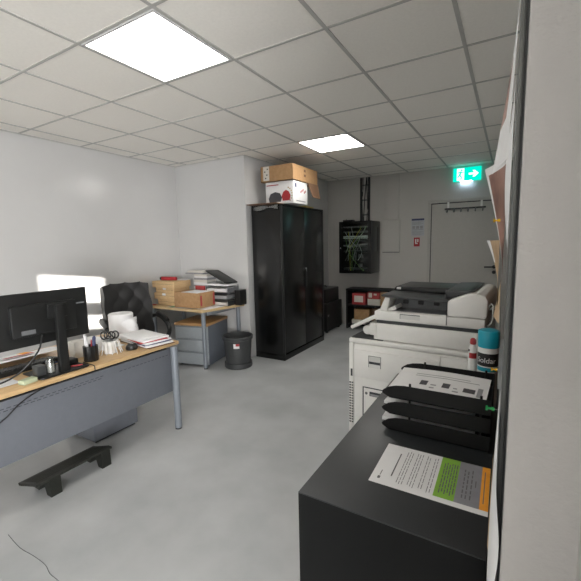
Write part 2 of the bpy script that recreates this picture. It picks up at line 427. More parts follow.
# server rack
rk = thing('server_rack', 'black wall mounted server rack with glass door and tangled cables', 'server rack', (-2.215, 6.09, 0.98))
X0, X1, Y0, Y1, Z0, Z1 = -2.49, -1.94, 5.85, 6.33, 0.98, 1.835
c = MB()
c.box(X0, X0+0.012, Y0+0.02, Y1-0.002, Z0, Z1).box(X0+0.012, X1-0.012, Y0+0.02, Y1-0.002, Z1-0.012, Z1).box(X0+0.012, X1-0.012, Y0+0.02, Y1-0.002, Z0, Z0+0.012).box(X0+0.012, X1-0.012, Y1-0.014, Y1-0.002, Z0+0.012, Z1-0.012)
c.build('case', 'blackcab', rk)
sp = MB().box(X1-0.012, X1, Y0+0.02, Y1-0.002, Z0, Z1, bev=0.002).build('side_panel', 'black', rk)
MB().box(X1, X1+0.004, Y0+0.07, Y0+0.30, Z0+0.36, Z1-0.08, bev=0.001).build('vent_cover', 'anth', sp)
MB().box(X1, X1+0.003, Y0+0.33, Y0+0.38, Z0+0.36, Z1-0.10).build('vent_slot', 'black', sp)
d = MB()
d.box(X0, X0+0.05, Y0, Y0+0.018, Z0, Z1).box(X1-0.05, X1, Y0, Y0+0.018, Z0, Z1).box(X0+0.05, X1-0.05, Y0, Y0+0.018, Z1-0.045, Z1).box(X0+0.05, X1-0.05, Y0, Y0+0.018, Z0, Z0+0.045)
d = d.build('door', 'blackcab', rk)
MB().box(X0+0.05, X1-0.05, Y0+0.007, Y0+0.011, Z0+0.045, Z1-0.045).build('glass_pane', 'glassp', d)
MB().cyl((X0+0.025, Y0, 1.40), (X0+0.025, Y0-0.006, 1.40), 0.010).build('lock', 'steel', d)
ins = [(1.745, 0.018, 'lightink'), (1.665, 0.024, 'midgrey'), (1.575, 0.045, 'patchw'), (1.52, 0.022, 'darkpl'), (1.44, 0.026, 'lightink'), (1.345, 0.024, 'darkpl'), (1.05, 0.03, 'darkpl')]
for zc, h, mm in ins:
    u = MB().box(X0+0.06, X1-0.06, Y0+0.045, Y0+0.16, zc-h/2, zc+h/2, bev=0.002)
    u = u.build('rack_unit', mm, rk)
    p = MB()
    for k in range(16): p.box(X0+0.085+k*0.025, X0+0.098+k*0.025, Y0+0.043, Y0+0.045, zc-0.006, zc+0.006)
    p.build('port_row', 'slot', u)
for k in range(16):
    r = random.random; xa = X0+0.08+r()*0.38; xb = X0+0.08+r()*0.38; za = random.choice([1.745, 1.665, 1.575, 1.44]); zb = random.choice([1.44, 1.345, 1.22, 1.05])
    MB().tube([(xa, Y0+0.043, za), (xa+0.01, Y0+0.028, za-0.03), ((xa+xb)/2+(r()-.5)*0.2, Y0+0.024+0.03*r(), (za+zb)/2-0.05*r()), (xb, Y0+0.03, zb-0.02), (xb, Y0+0.043, zb)], 0.0035, 6).build('patch_cable', ('cablegrey', 'midgrey', 'patchw', 'cablegreen', 'cablegrey', 'lightink', 'cablegrey', 'cableyellow')[k % 8], rk)
for (x, z, wd, h) in ((X0+0.30, 1.26, 0.07, 0.06), (X0+0.30, 1.11, 0.06, 0.05)):
    MB().box(x, x+wd, Y0+0.10, Y0+0.15, z-h/2, z+h/2, bev=0.003).build('power_block', 'midgrey', rk)
solo(MB().box(-2.45, -2.28, 5.92, 6.04, 1.836, 1.866, bev=0.004).cyl((-2.43, 6.02, 1.866), (-2.43, 6.02, 1.885), 0.006), 'network_box', 'blackpl', 'small black box lying on top of the server rack', 'box')
cc = thing('cable_conduit', 'open black cable tray climbing from server rack to ceiling', 'cable tray', (-2.2, YF-0.03, 1.84))
for a in (-2.287, -2.145): MB().box(a, a+0.032, YF-0.03, YF-0.001, 1.84, ZC-0.004, bev=0.002).build('side_rail', 'black', cc)
for k in range(3): MB().box(-2.254, -2.146, YF-0.008, YF-0.002, 1.95+0.25*k, 1.975+0.25*k).build('rung', 'midgrey', cc)
for k, (a, b) in enumerate(((-2.235, -2.235), (-2.225, -2.19), (-2.165, -2.165))):
    MB().tube([(a, YF-0.025, 1.842), ((a+b)/2+0.015*(k-1), YF-0.03, 2.15), (b, YF-0.028, 2.4), (b+0.02*(k == 1), YF-0.028, ZC-0.006)], 0.008, 8).build('cable', 'black', cc)

# low bookshelf on the far wall
bk = thing('low_bookshelf', 'low black two-shelf bookcase under the server rack', 'bookcase', (-1.9, 6.17, 0))
BX0, BX1, BY0, BY1, BZ = -2.43, -1.25, 6.00, 6.325, 0.70
b = MB()
b.box(BX0, BX0+0.03, BY0, BY1, 0.0, BZ-0.025).box(BX1-0.03, BX1, BY0, BY1, 0.0, BZ-0.025).box(BX0+0.03, BX1-0.03, BY1-0.01, BY1, 0.0, BZ-0.025)
b.build('carcass', 'shelfblk', bk)
MB().box(BX0-0.005, BX1+0.005, BY0-0.005, BY1, BZ-0.025, BZ, bev=0.002).build('top', 'shelfblk', bk)
MB().box(BX0+0.03, BX1-0.03, BY0+0.005, BY1-0.012, 0.402, 0.425).build('shelf', 'shelfblk', bk)
MB().box(BX0+0.03, BX1-0.03, BY0+0.005, BY1-0.012, 0.06, 0.082).build('bottom_shelf', 'shelfblk', bk)
rb = thing('red_carton', 'red bordered carton at left of the bookcase upper shelf', 'box', (-2.215, 6.13, 0.426))
MB().box(-2.335, -2.095, 6.04, 6.25, 0.426, 0.62, bev=0.003).build('carton', 'redbox', rb)
MB().box(-2.295, -2.135, 6.0385, 6.04, 0.47, 0.58).build('pale_panel', 'paper2', rb)
solo(MB().box(-2.06, -1.85, 6.05, 6.25, 0.426, 0.535, bev=0.003), 'white_carton', 'paper2', 'white carton under a red and white carton on upper shelf', 'box')
rb = thing('striped_carton', 'red and white carton on top of a white carton in bookcase', 'box', (-1.955, 6.14, 0.536))
MB().box(-2.06, -1.85, 6.045, 6.25, 0.536, 0.655, bev=0.003).build('carton', 'redbox', rb)
MB().box(-2.04, -1.98, 6.0435, 6.045, 0.56, 0.64).box(-1.95, -1.90, 6.0435, 6.045, 0.60, 0.63).build('white_print', 'paper2', rb)
solo(MB().box(-1.835, -1.70, 6.04, 6.25, 0.426, 0.66, bev=0.003), 'brown_carton', 'kraft2', 'tall brown carton at right of the bookcase upper shelf', 'box')
solo(MB().box(-2.34, -2.09, 6.04, 6.26, 0.083, 0.16, bev=0.004), 'paper_ream', 'paper2', 'white paper packet under brown carton on bookcase lower shelf', 'paper')
solo(MB().box(-2.30, -2.03, 6.05, 6.25, 0.161, 0.345, bev=0.003), 'brown_carton', 'kraft2', 'brown carton lying on a white packet on bookcase lower shelf', 'box')
solo(MB().box(-1.99, -1.70, 6.06, 6.25, 0.083, 0.36, bev=0.003), 'dark_carton', 'kraftdark', 'dark brown carton at right of bookcase lower shelf', 'box')

# black machine behind the cabinet
eq = thing('office_machine', 'black boxy machine on the floor between tall cabinet and bookcase', 'machine', (-2.72, 5.85, 0))
MB().box(-2.89, -2.55, 5.47, 6.10, 0.03, 0.50, bev=0.012).build('body', 'blackpl', eq)
MB().box(-2.87, -2.57, 5.47, 6.02, 0.50, 0.735, bev=0.015).build('upper_body', 'blackpl', eq)
MB().tube([(-2.70, 5.55, 0.73), (-2.70, 5.57, 0.765), (-2.70, 5.75, 0.765), (-2.70, 5.77, 0.73)], 0.012, 8).build('handle', 'blackpl', eq)
for y in (5.53, 6.02):
    MB().cyl((-2.60, y, 0.031), (-2.57, y, 0.031), 0.031).build('wheel', 'blackpl', eq)
MB().box(-2.551, -2.548, 5.50, 5.56, 0.28, 0.31).build('pale_sticker', 'midgrey', eq)

# ------------------------------------------------------------------ tall cabinet
tc = thing('tall_cabinet', 'tall black metal two-door office cabinet against the recess wall', 'cabinet', (-2.64, 4.51, 0))
CX0, CX1, CY0, CY1, CZ = -2.88, -2.425, 3.93, 5.10, 1.98
MB().box(CX0, CX1-0.024, CY0, CY1, 0.075, CZ-0.02, bev=0.002).build('body', 'blackcab', tc)
MB().box(CX0, CX1, CY0, CY1, CZ-0.02, CZ, bev=0.003).build('top_panel', 'blackcab', tc)
MB().box(CX0, CX1-0.004, CY0, CY1, 0.0, 0.075, bev=0.002).build('plinth', 'blackcab', tc)
for a, e in ((CY0, CY0+0.022), (CY1-0.03, CY1)): MB().box(CX1-0.024, CX1, a, e, 0.075, CZ-0.02).build('front_post', 'black', tc)
for k in range(2):
    a = CY0+0.025+k*0.5585; e = a+0.5545
    dd = MB().box(CX1-0.022, CX1-0.003, a, e, 0.09, CZ-0.025, bev=0.003).build('door', 'blackcab', tc)
    if k == 1:
        MB().box(CX1-0.003, CX1+0.010, a+0.012, a+0.034, 0.90, 1.12, bev=0.004).build('handle', 'blackpl', dd)
        MB().cyl((CX1-0.003, a+0.023, 1.15), (CX1+0.006, a+0.023, 1.15), 0.012).box(CX1+0.006, CX1+0.010, a+0.021, a+0.025, 1.10, 1.16).build('lock_key', 'steel', dd)

# things on top of it
solo(MB().box(-2.905, -2.47, 3.86, 4.40, 1.984, 1.994, bev=0.001, T=rotm(1.5, 'Z', (-2.7, 4.1, 0))), 'cardboard_sheet', 'kraftdark', 'flat brown cardboard sheet overhanging the tall cabinet top', 'cardboard')
def wrapf(u, v):
    return (-2.83+u*0.36, 3.905+0.008*v-0.004*math.sin(11*u)*(1-v), 1.925-0.015*math.sin(7*u)*(1-v)+v*0.0582)
solo(MB().sheet(wrapf, 24, 12, 0.0006), 'plastic_wrap', 'wrap', 'clear plastic wrap drooping over the tall cabinet end under cardboard', 'plastic wrap')
pb = thing('appliance_box', 'white printed appliance box under the brown box on tall cabinet', 'box', (-2.54, 4.25, 1.996))
MB().box(-2.745, -2.335, 4.07, 4.44, 1.996, 2.272, bev=0.004).build('carton', 'paper', pb)
yf = 4.0685
pr = MB().prism([(-2.69, 2.02), (-2.52, 2.02), (-2.50, 2.07), (-2.53, 2.125), (-2.60, 2.145), (-2.67, 2.125), (-2.70, 2.07)], 'y', yf, yf+0.001)
pr.build('dark_pot_print', 'ink', pb)
pr = MB().prism([(-2.49, 2.03), (-2.39, 2.03), (-2.375, 2.09), (-2.40, 2.14), (-2.44, 2.16), (-2.48, 2.14), (-2.505, 2.09)], 'y', yf, yf+0.001); pr.build('red_pot_print', 'red', pb)
pr = MB()
for k in range(7): a = -0.9+0.36*k; pr.box(-2.43+0.075*math.cos(a)-0.008, -2.43+0.075*math.cos(a)+0.008, yf-0.0004, yf+0.001, 2.10+0.09*math.sin(a)-0.008, 2.10+0.09*math.sin(a)+0.008)
pr.build('food_print', 'tan', pb)
pr = MB().box(-2.73, -2.55, yf, yf+0.001, 2.225, 2.236); pr.build('red_line_print', 'red', pb)
pr = MB().box(-2.3345, -2.3335, 4.11, 4.15, 2.19, 2.24).box(-2.3345, -2.3335, 4.14, 4.38, 2.02, 2.035, mi=1)
for k in range(5): pr.box(-2.3345, -2.3335, 4.25+0.03*k, 4.27+0.03*k, 2.13+0.015*(k % 3), 2.16+0.015*(k % 3), mi=2)
pr.build('side_print', ['navy', 'lightink', 'redbox'], pb)
bb = thing('brown_box', 'open brown cardboard box stacked on top of the white appliance box', 'box', (-2.55, 4.4, 2.274))
b = MB(); bx0, bx1, by0, by1, bz0, bz1 = -2.795, -2.325, 4.04, 4.72, 2.274, 2.465
b.box(bx0, bx1, by0, by1, bz0, bz0+0.006).box(bx0, bx1, by0, by0+0.006, bz0, bz1).box(bx0, bx1, by1-0.006, by1, bz0, bz1).box(bx0, bx0+0.006, by0, by1, bz0, bz1).box(bx1-0.006, bx1, by0, by1, bz0, bz1)
b.build('carton', 'kraft2', bb)
MB().box(-2.755, -2.665, by0-0.0012, by0-0.0002, bz0+0.015, bz1-0.002).build('white_label', 'paper2', bb)
lm_ = MB()
for (x, z) in ((-2.72, 2.32), (-2.70, 2.36), (-2.73, 2.40), (-2.69, 2.43)): lm_.box(x-0.01, x+0.01, by0-0.0018, by0-0.0012, z-0.008, z+0.008)
lm_.build('label_print', 'ink', bb)
for zq in (2.34, 2.40): MB().box(bx1, bx1+0.0008, 4.33, 4.38, zq, zq+0.03).build('side_mark', 'kraftdark', bb)
MB().prism([(0, 0), (0.30, 0), (0.27, -0.20), (0.06, -0.19)], 'x', 0, 0.005, T=Matrix.Translation((bx1+0.001, 4.42, bz0+0.004)) @ Matrix.Rotation(math.radians(-14), 4, 'Y')).build('flap', 'kraftdark', bb)
solo(MB().box(-2.62, -2.46, 4.60, 4.92, 1.981, 2.008, bev=0.003, T=rotm(8, 'Z', (-2.5, 4.7, 0))), 'yellow_envelope', 'yellowpaper', 'yellowish padded envelope lying on the tall cabinet top', 'envelope')

# ------------------------------------------------------------------ corner desk
cd = thing('corner_desk', 'pale wood desk in the corner piled with boxes and papers', 'desk', (-3.6, 3.5, 0))
MB().prism([(-4.10, 3.20), (-3.12, 3.20), (-2.975, 3.835), (-4.10, 3.835)], 'z', 0.697, 0.725, bev=0.003).build('desktop', 'woodlight', cd)
for (x, y) in ((-3.135, 3.235), (-4.03, 3.26), (-4.03, 3.77), (-3.05, 3.79)):
    MB().cyl((x, y, 0), (x, y, 0.015), 0.024, mi=1).cyl((x, y, 0.015), (x, y, 0.697), 0.026).build('leg', ['greyleg', 'black'], cd)
MB().box(-4.0, -3.08, 3.755, 3.775, 0.655, 0.697).box(-3.13, -3.10, 3.27, 3.75, 0.655, 0.697).box(-4.04, -4.015, 3.29, 3.74, 0.655, 0.697).build('beam', 'greyleg', cd)

pdm = thing('drawer_pedestal', 'grey three-drawer pedestal with wood top under the corner desk', 'drawers', (-3.125, 3.285, 0), math.radians(13))
MB().box(-0.46, 0, 0.018, 0.52, 0.025, 0.515, bev=0.002).build('body', 'pedside', pdm, world=False)
MB().box(-0.465, 0.005, -0.004, 0.525, 0.516, 0.548, bev=0.003).build('top', 'pedwood', pdm, world=False)
for k in range(3):
    dr = MB().box(-0.458, -0.002, 0.0, 0.017, 0.030+k*0.162, 0.187+k*0.162, bev=0.003).build('drawer', 'drawer', pdm, world=False)
    MB().box(-0.44, -0.02, -0.003, 0.0, 0.176+k*0.162, 0.182+k*0.162).build('handle_strip', 'pedside', dr, world=False)
for (x, y) in ((-0.42, 0.06), (-0.04, 0.06), (-0.42, 0.46), (-0.04, 0.46)):
    MB().cyl((x-0.012, y, 0.013), (x+0.012, y, 0.013), 0.0125, n=14).build('castor', 'blackpl', pdm, world=False)

# kraft boxes
kb = [(-4.045, 3.34, 0.0, 0.33, 0.27, 0.074), (-4.09, 3.325, 1.0, 0.375, 0.28, 0.085), (-4.075, 3.34, -2.5, 0.355, 0.27, 0.066), (-4.10, 3.31, 1.2, 0.405, 0.30, 0.085)]
kl = ['lowest of four stacked kraft boxes on the corner desk', 'second kraft box from the bottom of the stack of four', 'third kraft box from the bottom of the stack of four', 'topmost kraft box of the stack of four with red pencil case']
z = 0.7262
KZ = []
for (x, y, r, wx, wy, h), lab in zip(kb, kl):
    t = thing('kraft_box', lab, 'box', (x+wx/2, y+wy/2, z), math.radians(r), 'stack of kraft boxes on the corner desk')
    MB().box(-wx/2, wx/2, -wy/2, wy/2, 0, h, bev=0.006).build('carton', 'kraft', t, world=False)
    MB().box(-wx/2-0.001, wx/2+0.001, -wy/2-0.0012, -wy/2-0.0002, h*0.56, h*0.60).build('lid_edge', 'kraftdark', t, world=False)
    if lab.startswith(('second', 'third')):
        MB().box(-0.03, 0.03, -wy/2-0.0022, -wy/2-0.0012, h*0.62, h*0.95).build('white_label', 'paper', t, world=False)
    z += h+0.0012
ZK = z
pc = thing('pencil_case', 'red pencil case with black end lying on the top kraft box', 'case', (-3.97, 3.42, ZK))
MB().cyl((-4.02, 3.42, ZK+0.026), (-3.80, 3.46, ZK+0.026), 0.024, 0.022, n=18).build('body', 'red', pc)
MB().cyl((-4.05, 3.414, ZK+0.026), (-4.021, 3.42, ZK+0.026), 0.020, 0.0245, n=18).build('end_cap', 'blackpl', pc)
solo(MB().box(-3.90, -3.72, 3.52, 3.68, ZK, ZK+0.006, T=rotm(12, 'Z', (-3.8, 3.6, 0))), 'paper_sheets', 'paper', 'few white sheets behind the red pencil case', 'paper')

# brown open box with paper
ob = thing('brown_box', 'brown box with red tape and white paper on the corner desk', 'box', (-3.42, 3.395, 0.7352), math.radians(4))
ox, oy, oz = 0.205, 0.145, 0.185
MB().box(-ox, ox, -oy, oy, 0, oz, bev=0.004).build('carton', 'kraft2', ob, world=False)
for ya, yb, za in ((-oy+0.01, -oy+0.04, 0.03), (oy-0.04, oy-0.01, 0.02)): MB().box(ox+0.0004, ox+0.0016, ya, yb, za, oz-za).build('red_tape', 'redbox', ob, world=False)
MB().box(-0.10, 0.18, -0.125, 0.125, oz+0.0005, oz+0.003, T=rotm(-6, 'Z')).build('top_sheet', 'paper', ob, world=False)
for k, (x, y, r, wd, mm, lab) in enumerate(((-3.55, 3.33, 3, 0.42, 'paper2', 'white leaflet sticking out under the brown taped box'), (-3.20, 3.36, -8, 0.21, 'paper', 'white sheet at right under the brown taped box'))):
    solo(MB().box(x-wd/2, x+wd/2, y-0.10, y+0.20, 0.7258+0.003*k, 0.7280+0.003*k, T=rotm(r, 'Z', (x, y, 0))), 'loose_sheet', mm, lab, 'paper')
solo(MB().box(-4.10, -4.03, 3.21, 3.30, 0.726, 0.734), 'red_notebook', 'redbox', 'small red notebook at the left end of the corner desk', 'notebook')
solo(MB().box(-3.70, -3.645, 3.225, 3.32, 0.726, 0.731), 'green_notepad', 'pgreen', 'thin green pad beside the lowest kraft box', 'notepad')

# letter trays with papers at the right of the corner desk
lt = thing('letter_tray_stack', 'grey stacked letter trays full of paper on the corner desk', 'letter trays', (-3.215, 3.69, 0.726), math.radians(5))
for k in range(3):
    z0 = 0.001+0.085*k
    tt = MB().box(-0.17, 0.17, -0.12, 0.125, z0, z0+0.006).box(-0.17, -0.163, -0.12, 0.125, z0, z0+0.055).box(0.163, 0.17, -0.12, 0.125, z0, z0+0.055).box(-0.17, 0.17, 0.118, 0.125, z0, z0+0.055)
    for x in (-0.166, 0.166):
        for y in (-0.115, 0.12): tt.box(x-0.004, x+0.004, y-0.004, y+0.004, z0, z0+0.085)
    tt = tt.build('tray', ['darkpl', 'midgrey', 'midgrey'][k], lt, world=False)
    MB().box(-0.15, 0.15, -0.125, 0.11, z0+0.007, z0+0.045).build('paper_pile', ['paper2', 'lightink', 'paper'][k], tt, world=False)
    MB().box(-0.10, -0.04, -0.1266, -0.1252, z0+0.012, z0+0.030).build('index_label', 'paper', tt, world=False)
ZT = 0.726+0.001+0.085*3+0.001
solo(MB().box(-3.38, -3.05, 3.57, 3.80, ZT, ZT+0.022, T=rotm(4, 'Z', (-3.2, 3.68, 0))), 'paper_pile', 'paper', 'pile of white sheets on top of the letter tray stack', 'paper')
solo(MB().box(-3.43, -3.03, 3.58, 3.80, ZT+0.088, ZT+0.108, bev=0.006, T=rotm(21, 'Y', (-3.2, 3.68, ZT+0.09)) @ rotm(-8, 'Z', (-3.2, 3.68, 0))), 'black_tray', 'blackpl', 'black flat tray leaning tilted over the letter trays', 'tray')
ps = thing('paper_tower', 'tall pile of magazines and papers behind the kraft boxes', 'paper', (-3.58, 3.70, 0.726))
zz = 0.7262
for k in range(14):
    h = random.choice([0.02, 0.028, 0.034]); dx = random.uniform(-0.025, 0.025)
    MB().box(-3.66+dx*0.4, -3.43+dx*0.4, 3.64, 3.825, zz, zz+h-0.001, T=rotm(random.uniform(-2, 2), 'Z', (-3.58, 3.72, 0))).build('magazine', ['kraftdark', 'paper', 'redbox', 'paper2', 'lightink', 'paper', 'paper2', 'paper', 'lightink', 'paper', 'paper2', 'lightink', 'paper', 'paper2'][k], ps)
    zz += h
zz2 = zz
solo(MB().box(-3.78, -3.48, 3.61, 3.82, zz2+0.001, zz2+0.02, T=rotm(5, 'Z', (-3.6, 3.72, 0))), 'clear_folder', 'lightink', 'grey folder lying across the top of the magazine pile', 'folder')
solo(MB().box(-3.76, -3.45, 3.62, 3.82, zz2+0.021, zz2+0.040, T=rotm(-3, 'Z', (-3.6, 3.72, 0))), 'magazine', 'paper2', 'pale magazine topmost on the magazine pile', 'magazine')
solo(MB().box(-3.60, -3.44, 3.595, 3.62, 0.726, 0.965, bev=0.003), 'red_binder', 'redbox', 'dark red binder standing behind the brown taped box', 'binder')
solo(MB().box(-3.015, -2.925, 3.69, 3.82, 0.7262, 0.92, bev=0.006), 'black_box', 'blackpl', 'black box at the right end of the corner desk', 'box')

# waste bin
wbn = thing('waste_bin', 'black round plastic waste bin with red and white sticker', 'bin', (-2.855, 3.52, 0))
MB().lathe([(0.0, 0.0), (0.165, 0.0), (0.172, 0.012), (0.170, 0.06), (0.155, 0.062)], (-2.855, 3.52, 0)).build('base_ring', 'darkpl', wbn)
MB().lathe([(0.0, 0.05), (0.150, 0.055), (0.172, 0.345), (0.188, 0.352), (0.190, 0.385), (0.182, 0.392), (0.172, 0.385), (0.150, 0.07), (0.0, 0.066)], (-2.855, 3.52, 0)).build('bucket', 'darkpl', wbn)
def stick(u, v, R=0.1712):
    a = -1.0+(u-0.5)*0.42; z = 0.262+v*0.058; r = 0.150+0.022*(z-0.055)/0.29+0.0022; return (-2.855+r*math.cos(a), 3.52+r*math.sin(a), z)
MB().sheet(stick, 8, 6, mif=lambda i, j: 1 if (j >= 3 and i >= 3) else 0).build('sticker', ['paper', 'redbox'], wbn)

# ------------------------------------------------------------------ monitor desk
md = thing('monitor_desk', 'long oak-topped desk with blue-grey metal front panel', 'desk', (-2.72, 1.25, 0))
DX0, DX1, DY0, DY1 = -3.12, -2.312, 0.47, 2.09
MB().box(DX0, DX1, DY0, DY1, 0.697, 0.725, bev=0.003).build('desktop', 'wood', md)
mp_ = MB().box(-2.352, -2.336, 0.50, 2.045, 0.315, 0.678, bev=0.002).build('modesty_panel', 'bluegrey', md)
for row, (ya, yb) in enumerate(((0.60, 1.42), (0.60, 1.42), (1.56, 1.98))):
    pf = MB(); z = (0.632, 0.618, 0.625)[row]; y = ya+0.017*(row == 1)
    while y < yb: pf.box(-2.336, -2.3353, y, y+0.022, z, z+0.004); y += 0.034
    pf.build('perforation_row', 'slot', mp_)
for (x, y) in ((-2.300, 2.025), (-2.300, 0.53), (-3.06, 2.02), (-3.06, 0.53)):
    MB().cyl((x, y, 0), (x, y, 0.012), 0.027, mi=1).cyl((x, y, 0.012), (x, y, 0.696), 0.029, n=24).build('leg', ['greyleg', 'black'], md)
MB().box(-3.04, -2.345, 2.0, 2.03, 0.662, 0.696).box(-3.04, -2.345, 0.52, 0.55, 0.662, 0.696).build('beam', 'greyleg', md)
MB().box(-2.41, -2.365, 0.55, 2.0, 0.64, 0.6965).build('front_rail', 'black', md)

p2 = thing('drawer_pedestal', 'blue-grey drawer pedestal under the monitor desk', 'drawers', (-2.85, 1.72, 0))
MB().box(-3.02, -2.67, 1.53, 1.915, 0.02, 0.56, bev=0.003).build('body', 'bluegrey', p2)
for k in range(3): MB().box(-3.038, -3.021, 1.533, 1.912, 0.03+k*0.176, 0.20+k*0.176, bev=0.002).build('drawer', 'drawer', p2)
MB().box(-3.0, -2.69, 1.55, 1.90, 0.0, 0.019).build('plinth', 'black', p2)

# foot rest
fr = thing('foot_rest', 'low black foot rest on the floor below the desk front panel', 'foot rest', (-2.42, 1.2, 0))
MB().prism([(-2.535, 0.075), (-2.50, 0.082), (-2.35, 0.128), (-2.315, 0.130), (-2.312, 0.118), (-2.35, 0.112), (-2.50, 0.066), (-2.530, 0.060)], 'y', 0.96, 1.44).build('platform', 'olive', fr)
rg = MB()
for k in range(9):
    x = -2.505+k*0.019; rg.box(x, x+0.007, 0.98, 1.42, 0.0815+(x+2.5)*0.307, 0.0845+(x+2.5)*0.307)
rg.build('ribs', 'olive', fr)
for y in (1.085, 1.415):
    MB().prism([(-2.52, 0), (-2.47, 0), (-2.45, 0.05), (-2.40, 0.06), (-2.375, 0.0), (-2.325, 0), (-2.33, 0.11), (-2.50, 0.064), (-2.525, 0.055)], 'y', y-0.045, y+0.02).build('foot', 'olive', fr)

# monitor
mo = thing('monitor', 'black computer monitor seen from behind on the oak desk', 'monitor', (-2.46, 1.17, 0.726))
ty = rotm(0, 'Z')
MB().box(-2.445, -2.420, 0.875, 1.42, 0.925, 1.240, bev=0.004).build('panel', 'blackpl', mo)
MB().prism([(0.97, 0.985), (1.33, 0.985), (1.335, 0.99), (1.335, 1.165), (1.32, 1.172), (0.98, 1.172), (0.965, 1.165), (0.965, 0.99)], 'x', -2.420, -2.396, bev=0.004).build('rear_housing', 'blackpl', mo)
MB().box(-2.4465, -2.445, 0.882, 1.413, 0.94, 1.233).build('screen', 'black', mo)
MB().box(-2.420, -2.4185, 1.345, 1.40, 1.135, 1.145).box(-2.420, -2.4185, 1.31, 1.345, 0.99, 0.995).build('logo', 'midgrey', mo)
MB().box(-2.3958, -2.395, 1.01, 1.085, 1.0, 1.025).build('rating_label', 'midgrey', mo)
MB().box(-2.42, -2.4185, 0.885, 0.91, 1.165, 1.215).build('sticker', 'midgrey', mo)
MB().box(-2.396, -2.385, 1.155, 1.275, 1.075, 1.165, bev=0.004).box(-2.392, -2.376, 1.16, 1.27, 1.150, 1.162, bev=0.002).build('stand_mount', 'blackpl', mo)
MB().prism([(1.180, 0.735), (1.240, 0.735), (1.235, 1.155), (1.190, 1.155)], 'x', -2.384, -2.352, bev=0.004).build('stand_column', 'blackpl', mo)
MB().prism([(-2.56, 1.06), (-2.345, 1.06), (-2.335, 1.08), (-2.335, 1.335), (-2.345, 1.355), (-2.56, 1.355)], 'z', 0.726, 0.736, bev=0.003).build('stand_base', 'blackpl', mo)
MB().tube([(-2.40, 1.12, 0.99), (-2.372, 1.10, 0.97), (-2.36, 1.07, 0.90), (-2.38, 0.98, 0.80), (-2.44, 0.88, 0.745), (-2.50, 0.70, 0.733)], 0.005, 8).build('cable', 'blackpl', mo)
solo(MB().tube([(-2.45, 1.375, 0.7298), (-2.36, 1.372, 0.7298), (-2.322, 1.37, 0.7292), (-2.309, 1.368, 0.724), (-2.307, 1.367, 0.70), (-2.318, 1.366, 0.69)], 0.0032, 8), 'power_cord', 'blackpl', 'short thin black cord over the desk edge beside monitor base', 'cord')
solo(MB().tube([(-2.357, 1.27, 0.688), (-2.345, 1.20, 0.688), (-2.315, 1.12, 0.690), (-2.304, 1.066, 0.6915), (-2.305, 1.005, 0.679), (-2.308, 0.926, 0.645), (-2.312, 0.864, 0.596), (-2.315, 0.80, 0.55), (-2.316, 0.70, 0.40), (-2.314, 0.64, 0.18), (-2.29, 0.635, 0.03), (-2.26, 0.62, 0.0045), (-2.20, 0.59, 0.0045)], 0.004, 8), 'hanging_cable', 'blackpl', 'black cable hanging down over the desk front panel', 'cable')

# keyboard
kbd = thing('keyboard', 'keyboard with black keys lying behind the monitor stand', 'keyboard', (-2.68, 1.10, 0.726), math.radians(3))
MB().prism([(-0.075, 0.002), (0.075, 0.002), (0.075, 0.03), (-0.075, 0.014)], 'y', -0.23, 0.23, bev=0.002).build('body', 'blackpl', kbd, world=False)
ks = MB()
for i in range(5):
    for j in range(15): 
        x = -0.06+i*0.026; y = -0.215+j*0.029; zt = 0.014+(x+0.075)*0.107
        ks.box(x, x+0.02, y, y+0.023, zt, zt+0.009, bev=0.002, seg=1)
ks.build('keys', 'blackpl', kbd, world=False)
solo(MB().sheet(lambda u, v: (-2.80-0.21*u, 0.86+0.56*v, 0.765+0.03*math.sin(PI*u)*0.3-0.03*u), 8, 8, 0.012), 'paper_pile', 'paper', 'white papers pile behind the keyboard under the monitor', 'paper')
solo(MB().sheet(lambda u, v: (-2.772-0.15*u, 1.06+0.18*v, 0.792-0.02*u), 6, 6, 0.002, mif=lambda i, j: 1 if i < 2 else (2 if j > 3 else 0)), 'leaflet', ['paper', 'redbox', 'orange'], 'leaflet with orange and red print on the papers behind keyboard', 'leaflet')
solo(MB().sheet(lambda u, v: (-2.42-0.15*u, 0.78+0.21*v, 0.7275), 4, 4, 0.001), 'loose_sheet', 'paper', 'white sheet on the desk left of the green notes', 'paper')
solo(MB().box(-2.395, -2.345, 0.965, 1.045, 0.7262, 0.752, bev=0.003, T=rotm(12, 'Z', (-2.37, 1.0, 0))), 'sticky_notes', 'lgreen', 'block of pale green sticky notes beside the monitor base', 'notes')
solo(MB().box(-2.45, -2.385, 1.063, 1.118, 0.737, 0.80, bev=0.008), 'tape_dispenser', 'darkpl', 'small dark dispenser on the left of the monitor base', 'dispenser')
jr = thing('glass_jar', 'small clear glass jar of clips on the monitor base', 'jar', (-2.40, 1.148, 0.737))
MB().lathe([(0, 0), (0.025, 0.0), (0.027, 0.006), (0.027, 0.075), (0.022, 0.084), (0.022, 0.092), (0.020, 0.092), (0.020, 0.083), (0.024, 0.074), (0.024, 0.006), (0, 0.005)], (-2.40, 1.148, 0.737), 24).build('jar_glass', 'jar', jr)
MB().lathe([(0, 0.007), (0.021, 0.007), (0.021, 0.052), (0.010, 0.062), (0, 0.058)], (-2.40, 1.148, 0.737), 12).build('clips', 'paper2', jr)
solo(MB().box(-2.52, -2.44, 1.275, 1.34, 0.737, 0.772, bev=0.006), 'stapler', 'blackpl', 'black stapler standing on the right of the monitor base', 'stapler')
for (a, b, mm, lab) in (((-2.62, 1.25), (-2.60, 1.40), 'bluep', 'blue pen lying behind the black stapler'), ((-2.40, 1.26), (-2.37, 1.325), 'redbox', 'red marker cap lying on the monitor base')):
    zq = 0.7315 if mm == 'bluep' else 0.7425
    solo(MB().cyl((a[0], a[1], zq), (b[0], b[1], zq), 0.005, 0.004, n=12), 'pen', mm, lab, 'pen')
